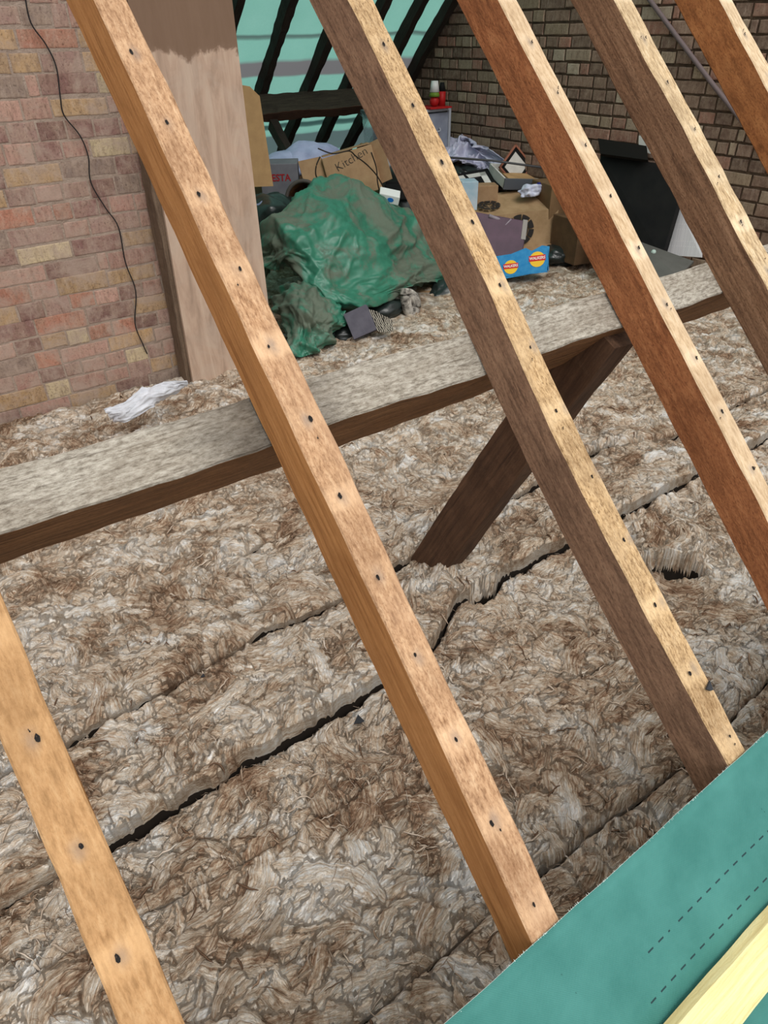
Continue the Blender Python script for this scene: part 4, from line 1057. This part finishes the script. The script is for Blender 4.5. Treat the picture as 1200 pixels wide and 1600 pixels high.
# dark clutter under the bedding so it is carried
for (px, py, y, sz, lab) in [(455, 300, 5.15, (.5, .3, .56), 'dark brown box stacked beneath the left bedding'), (505, 280, 5.3, (.4, .3, .58), 'dark brown box stacked beneath the right bedding')]:
    p = P(px, py, y=y); open_box('storage_carton', (p.x, p.y, .0), sz, (0, 0, 0), M_carddk, lab, 'box', solidtop=True)

# clear storage box, grey lid
t = NT('clear plastic', .15); t.col(lin(176, 192, 200)); t.b.inputs['Transmission Weight'].default_value = .7; t.b.inputs['IOR'].default_value = 1.1; t.b.inputs['Alpha'].default_value = .55; M_clear = t.m
def tub(loc, size, rz, label, lidm, name='storage_tub'):
    root = empty(name, loc, (0, 0, rz)); tag(root, label, 'storage box'); sx_, sy_, sz_ = size
    bm = bmesh.new(); ring = []
    for (f_, z_) in ((.86, 0), (.97, sz_), (1.03, sz_), (1.03, sz_ - .02)):
        ring.append([bm.verts.new((sx_ / 2 * f_ * a_, sy_ / 2 * f_ * b_, z_)) for a_, b_ in ((-1, -1), (1, -1), (1, 1), (-1, 1))])
    for i in range(3):
        for k in range(4): bm.faces.new((ring[i][k], ring[i][(k + 1) % 4], ring[i + 1][(k + 1) % 4], ring[i + 1][k]))
    bm.faces.new(ring[0][::-1]); bm_obj('tub_body', bm, M_clear, root)
    bm = bmesh.new(); add_box(bm, (0, 0, sz_ + .012), (sx_ * 1.04, sy_ * 1.04, .024), .008); bm_obj('lid', bm, lidm, root)
    return root
M_lidg = simple('grey lid', lin(70, 82, 84), .4, lin(84, 96, 98), 9)
M_in = simple('dark contents', lin(52, 60, 62), .7, lin(84, 92, 96), 7)
p = P(606, 246, y=4.95)
tub((p.x, p.y, p.z), (.34, .30, .30), TR(-20), 'clear storage tub with a dark lid on top of the heap', M_lidg)
o = crumple_blob('clothing_bundle', (p.x, p.y, p.z + .10), (.12, .11, .13), M_in, 30, .12, 3); tag(o, 'dark clothing bundle inside the clear storage tub', 'clothing')
open_box('storage_carton', (p.x, p.y, 0), (.4, .34, p.z - .002), (0, 0, TR(-20)), M_carddk, 'dark box carrying the clear storage tub', 'box', solidtop=True)
# silver crumpled bag, wicker ball, black crate, white packet
M_sil = simple('clear crumpled film', lin(158, 160, 158), .25, lin(104, 106, 104), 16, .006, .6)
bag(604, 257, 4.6, (.07, .05, .13), 'silvery crumpled plastic film beside the handwritten box', 31, M_sil, 'plastic_film', 'plastic film', .3, 0)
bag(622, 262, 4.62, (.09, .08, .09), 'grey crumpled plastic bag against the buff rafter side', 32, M_sil, 'plastic_bag', 'bag', .3)
bag(570, 236, 4.6, (.05, .05, .05), 'small brown straw bundle on the handwritten box corner', 33, simple('straw', lin(150, 120, 84), .9, lin(90, 70, 50), 50, .006), 'straw_bundle', 'straw bundle', .3)
cr_ = open_box('crate', P(620, 300, y=4.35) - Vector((0, 0, .04)), (.17, .13, .10), (0, 0, TR(-36)), M_blk, 'small black plastic crate above the tarpaulin crest', 'crate')
pk = open_box('packet', P(607, 308, y=4.18) - Vector((0, 0, .02)), (.14, .09, .06), (TR(18), TR(12), TR(-36)), M_iwh, 'white packet with a blue oval lying on the tarpaulin crest', 'packet', solidtop=True)
disc(pk, 'blue_oval', simple('packet blue', lin(30, 110, 190), .5), (.01, -.0465, .03), .022, .015)
# thin black cables over kitchen box
M_cab = simple('dark cable', lin(46, 38, 32), .5)
for pts, lab in (([(497, 232), (520, 240), (545, 236), (556, 244), (574, 258), (590, 276), (601, 297)], 'long dark cable looping over the handwritten box'),
                 ([(580, 238), (588, 262), (590, 285), (594, 302)], 'dark cable hanging upright beside the handwritten box'),
                 ([(500, 245), (494, 260), (494, 275), (502, 285)], 'dark cable looped at the left of the handwritten box')):
    bm = bmesh.new(); tube(bm, smoothpts([P(a_, b_, y=4.30) for a_, b_ in pts], 6), .0045, 6); o = bm_obj('cable', bm, M_cab, smooth=True); tag(o, lab, 'cable')

# drawer tower with ornament
M_dr = simple('frosty plastic', lin(150, 156, 170), .35, lin(128, 134, 150), 6, 0, .5); M_drf = simple('frosty frame', lin(172, 176, 184), .35)
cor = P(693, 168, x=4.22); TX, TY = .34, .36; th_ = cor.z
dt = empty('drawer_tower', (cor.x - TX / 2 + .04, cor.y + TY / 2 - .05, 0), (0, 0, TR(4))); tag(dt, 'translucent plastic drawer tower against the gable wall', 'drawers')
bm = bmesh.new()
for a_ in (-1, 1):
    for b_ in (-1, 1): add_box(bm, (a_ * (TX / 2 - .012), b_ * (TY / 2 - .012), th_ / 2), (.024, .024, th_), .003)
for z_ in (.01, .29, .575, th_ - .01): add_box(bm, (0, 0, z_), (TX, TY, .02), .003)
add_box(bm, (0, TY / 2 - .004, th_ / 2), (TX - .01, .006, th_ - .02)); bm_obj('frame', bm, M_drf, dt)
for z0, z1 in ((.03, .27), (.31, .555), (.595, th_ - .025)):
    bm = bmesh.new(); add_box(bm, (0, -.006, (z0 + z1) / 2), (TX - .055, TY - .02, z1 - z0 - .01), .006); d_ = bm_obj('drawer', bm, M_dr, dt)
    bm = bmesh.new(); tube(bm, smoothpts([(-.04, -TY / 2 - .002, (z0 + z1) / 2 + .03), (-.03, -TY / 2 - .02, (z0 + z1) / 2 + .01), (.03, -TY / 2 - .02, (z0 + z1) / 2 + .01), (.04, -TY / 2 - .002, (z0 + z1) / 2 + .03)], 4), .006, 6); bm_obj('handle', bm, M_drf, d_, True)
bm = bmesh.new(); add_box(bm, (0, 0, 0), (.22, .22, .012), .003); o = bm_obj('red_tray', bm, M_red); o.location = P(676, 174, y=cor.y + .02); o.location.z = th_ + .008
tag(o, 'flat red tray on top of the plastic drawer tower', 'tray'); RT = o.location.copy()
g = empty('ornament', (RT.x - .01, RT.y - .03, RT.z + .008), (0, 0, TR(-40))); tag(g, 'small red, green and white ornament on the red tray', 'ornament')
bm = bmesh.new(); bmesh.ops.create_uvsphere(bm, u_segments=16, v_segments=10, radius=.038); bm.transform(Matrix.Translation((0, 0, .034))); bm_obj('red_base', bm, M_red, g, True)
bm = bmesh.new(); bmesh.ops.create_cone(bm, cap_ends=True, segments=16, radius1=.044, radius2=.034, depth=.03); bm.transform(Matrix.Translation((0, 0, .082))); bm_obj('green_band', bm, M_green, g, True)
bm = bmesh.new(); bmesh.ops.create_cone(bm, cap_ends=True, segments=16, radius1=.038, radius2=.026, depth=.075); bm.transform(Matrix.Translation((0, 0, .135))); bm_obj('white_top', bm, M_iwh, g, True)
bt = empty('dark_bottle', (RT.x + .075, RT.y - .02, RT.z + .006), (0, 0, 0)); tag(bt, 'small dark bottle standing beside the ornament', 'bottle')
bm = bmesh.new(); bmesh.ops.create_cone(bm, cap_ends=True, segments=14, radius1=.03, radius2=.03, depth=.10); bm.transform(Matrix.Translation((0, 0, .05))); bm_obj('bottle_body', bm, M_red, bt, True)
bm = bmesh.new(); bmesh.ops.create_cone(bm, cap_ends=True, segments=14, radius1=.03, radius2=.016, depth=.06); bm.transform(Matrix.Translation((0, 0, .13))); bm_obj('bottle_neck', bm, M_blk, bt, True)

# white plastic sheeting
rows = [[(688, 232, 5.0), (705, 215, 5.05), (728, 211, 5.0), (738, 216, 4.9), (752, 226, 4.8), (768, 234, 4.7), (786, 252, 4.6)],
        [(688, 240, 4.8), (704, 228, 4.85), (724, 224, 4.82), (738, 232, 4.75), (752, 238, 4.68), (768, 246, 4.6), (782, 258, 4.52)],
        [(690, 250, 4.65), (706, 244, 4.68), (722, 243, 4.66), (738, 248, 4.6), (752, 252, 4.58), (764, 260, 4.52), (774, 268, 4.48)],
        [(692, 262, 4.6), (706, 258, 4.6), (722, 257, 4.6), (738, 260, 4.57), (750, 264, 4.55), (760, 270, 4.5), (768, 275, 4.46)]]
o = cloth_net('plastic_sheeting', [[P(a_, b_, y=c_) for a_, b_, c_ in r_] for r_ in rows], M_sheet, 90, 60, 44, .035, 60, wid=.3); tag(o, 'crumpled white plastic sheeting heaped against the gable wall', 'plastic sheet')
# dark rod
bm = bmesh.new(); tube(bm, [P(700, 246, y=4.42), P(770, 251, y=4.30), P(850, 262, y=4.15)], .008, 8); o = bm_obj('curtain_rod', bm, simple('gunmetal', lin(70, 70, 72), .4), smooth=True); tag(o, 'long thin dark rod lying across the picture frames', 'rod')
# picture frames
def frame(loc, size, rot, fm_, inner, label, bw=.022, mount=None):
    root = empty('picture_frame', loc, rot); tag(root, label, 'picture frame', 'picture frames stacked on the heap'); W_, H_ = size; bm = bmesh.new()
    for s_ in (-1, 1):
        add_box(bm, (s_ * (W_ - bw) / 2, 0, 0), (bw, H_, .018), .002); add_box(bm, (0, s_ * (H_ - bw) / 2, 0), (W_, bw, .018), .002)
    bm_obj('frame_border', bm, fm_, root)
    bm = bmesh.new(); add_box(bm, (0, 0, -.004), (W_ - bw, H_ - bw, .006)); bm_obj('backing', bm, inner, root)
    if mount:
        bm = bmesh.new(); b2 = bw * 1.6; W2, H2 = W_ - 2 * bw, H_ - 2 * bw
        for s_ in (-1, 1):
            add_box(bm, (s_ * (W2 - b2) / 2, 0, .001), (b2, H2, .004)); add_box(bm, (0, s_ * (H2 - b2) / 2, .001), (W2, b2, .004))
        bm_obj('mount', bm, mount, root)
    return root
M_dkred = simple('dark red mount', lin(120, 52, 44), .7); 
frame(P(738, 286, y=4.36), (.34, .30, ), (TR(20), TR(-6), TR(-25)), M_blk, M_blk, 'black picture frame with a white mount, lowest of the stack', .03, M_white)
frame(P(752, 279, y=4.42), (.30, .26), (TR(16), TR(8), TR(-14)), M_blk, M_dkred, 'black picture frame with a dark red picture, on top', .025, M_white)
frame(P(806, 260, y=4.62), (.22, .22), (TR(62), TR(2), TR(5)), simple('copper frame', lin(150, 96, 76), .5), M_white, 'copper-edged picture frame standing on its corner by the gable', .014, M_blk).rotation_euler = (TR(70), TR(45), TR(-25))
# white tray with card inside
tr_ = empty('white_tray', P(812, 283, y=4.28), (TR(10), TR(4), TR(-22))); tag(tr_, 'white shallow drawer with grey front, holding cardboard', 'drawer')
bm = bmesh.new(); add_box(bm, (0, 0, .004), (.40, .34, .008))
for s_ in (-1, 1): add_box(bm, (s_ * .195, 0, .035), (.012, .34, .07)); 
add_box(bm, (0, .165, .035), (.40, .012, .07)); bm_obj('tray_body', bm, M_white, tr_)
bm = bmesh.new(); add_box(bm, (0, -.172, .035), (.41, .014, .078), .002); bm_obj('drawer_front', bm, simple('grey laminate', lin(84, 88, 94), .5), tr_)
bm = bmesh.new(); add_box(bm, (0, 0, .03), (.28, .22, .01), rot=(.04, .05, .1)); o = bm_obj('cardboard_sheet', bm, M_card2); o.location = tr_.location; o.rotation_euler = tr_.rotation_euler; o.location.z += .006
tag(o, 'brown card lying inside the white shallow drawer', 'cardboard')
# pale blue carton & small brown carton
open_box('small_carton', P(730, 312, y=4.05) - Vector((0, 0, .06)), (.12, .14, .19), (0, 0, TR(-30)), simple('pale blue card', lin(150, 176, 190), .6, lin(186, 196, 202), 8), 'pale blue and white carton beside the buff rafter edge', 'box', solidtop=True)
open_box('small_carton', P(758, 308, y=4.15) - Vector((0, 0, .08)), (.16, .13, .17), (0, 0, TR(-30)), M_card, 'small plain brown carton behind the logo box', 'box', solidtop=True)
bag(829, 299, 3.90, (.10, .06, .05), 'white carrier bag with blue print on the logo box', 51, simple('white carrier', lin(206, 210, 222), .5, lin(180, 186, 210), 20, .004), 'carrier_bag', 'bag', .35)
bag(842, 294, 3.88, (.035, .03, .04), 'scrunched dark blue wrapper on the white carrier bag', 52, simple('navy wrapper', lin(34, 34, 110), .4), 'wrapper', 'wrapper', .35)

# black cabinet panel and printed sheets at the gable
bc = empty('black_cabinet', (0, 0, 0)); tag(bc, 'tall black panel with a hinged lip leaning against the gable wall', 'cabinet')
tl = P(940, 240, x=4.30); bl = P(975, 442, x=4.05); trr = P(1060, 262, x=4.33); br = P(1036, 402, x=4.12)
def slab(name, quad, th, mat, parent=None, nrm=None):
    q = [Vector(x_) for x_ in quad]; n_ = (q[1] - q[0]).cross(q[3] - q[0]).normalized()
    if n_.dot(Vector((0, 0, CAMZ)) - q[0]) < 0: n_ = -n_
    bm = bmesh.new(); a_ = [bm.verts.new(x_) for x_ in q]; b_ = [bm.verts.new(x_ - n_ * th) for x_ in q]
    bm.faces.new(a_); bm.faces.new(b_[::-1])
    for k in range(4): bm.faces.new((a_[k], a_[(k + 1) % 4], b_[(k + 1) % 4], b_[k]))
    return bm_obj(name, bm, mat, parent)
yA = 3.36; yB = 2.78
q_tl = Vector((4.36, yA, .70)); q_tr = Vector((4.36, yB, .62))
slab('door_panel', [P(938, 242, x=4.30), P(1075, 262, x=4.30), P(1034, 402, x=4.08), P(935, 400, x=4.08)], .045, M_blk, bc)
slab('hinged_lip', [P(934, 216, x=4.33), P(1010, 228, x=4.33), P(1012, 250, x=4.24), P(938, 240, x=4.24)], .02, simple('black lip', (.010, .009, .008), .6, None, 30, 0, .1), bc)
t = NT('printed newspaper', .8); v = t.coord('Generated'); 
brk = t.n('ShaderNodeTexBrick'); t.l(t.mapv(t.coord('UV'), (1, 1, 1)), brk.inputs[0]); brk.inputs['Scale'].default_value = 1
brk.inputs['Color1'].default_value = (*lin(172, 172, 176), 1); brk.inputs['Color2'].default_value = (*lin(196, 196, 198), 1); brk.inputs['Mortar'].default_value = (*lin(208, 208, 208), 1)
brk.inputs['Brick Width'].default_value = .28; brk.inputs['Row Height'].default_value = .028; brk.inputs['Mortar Size'].default_value = .008; brk.offset = .3
t.col(brk.outputs[0]); M_news = t.m
def uvquad(o):
    uv = o.data.uv_layers.new(name='UVMap'); f_ = o.data.polygons[0]
    for p_ in o.data.polygons:
        for k, li in enumerate(p_.loop_indices):
            uv.data[li].uv = [(0, 1), (1, 1), (1, 0), (0, 0)][k % 4]
    return o
o = uvquad(slab('printed_sheet', [P(1052, 305, x=4.345), P(1100, 325, x=4.345), P(1096, 402, x=4.2), P(1034, 398, x=4.2)], .012, M_news)); tag(o, 'white printed sheet leaning on the gable right of the black panel', 'paper')
o = slab('white_card', [P(998, 212, x=4.38), P(1014, 212, x=4.38), P(1016, 240, x=4.375), P(998, 236, x=4.375)], .004, M_white); tag(o, 'white card corner sticking up behind the black panel', 'card')
o = slab('grey_plate', [P(996, 376, x=4.02), P(1084, 408, x=4.1), P(1060, 432, x=3.92), P(990, 440, x=3.8)], .02, simple('grey enamel', lin(92, 92, 88), .5, lin(80, 80, 76), 8)); tag(o, 'flat grey metal plate lying below the black panel', 'plate')
bm = bmesh.new(); bmesh.ops.create_uvsphere(bm, u_segments=14, v_segments=8, radius=.016); o = bm_obj('glass_knob', bm, simple('pale glass', lin(170, 190, 182), .2), smooth=True); o.location = P(1021, 394, x=4.0); tag(o, 'pale glass knob on the grey metal plate', 'knob')
bpy.context.view_layer.update()
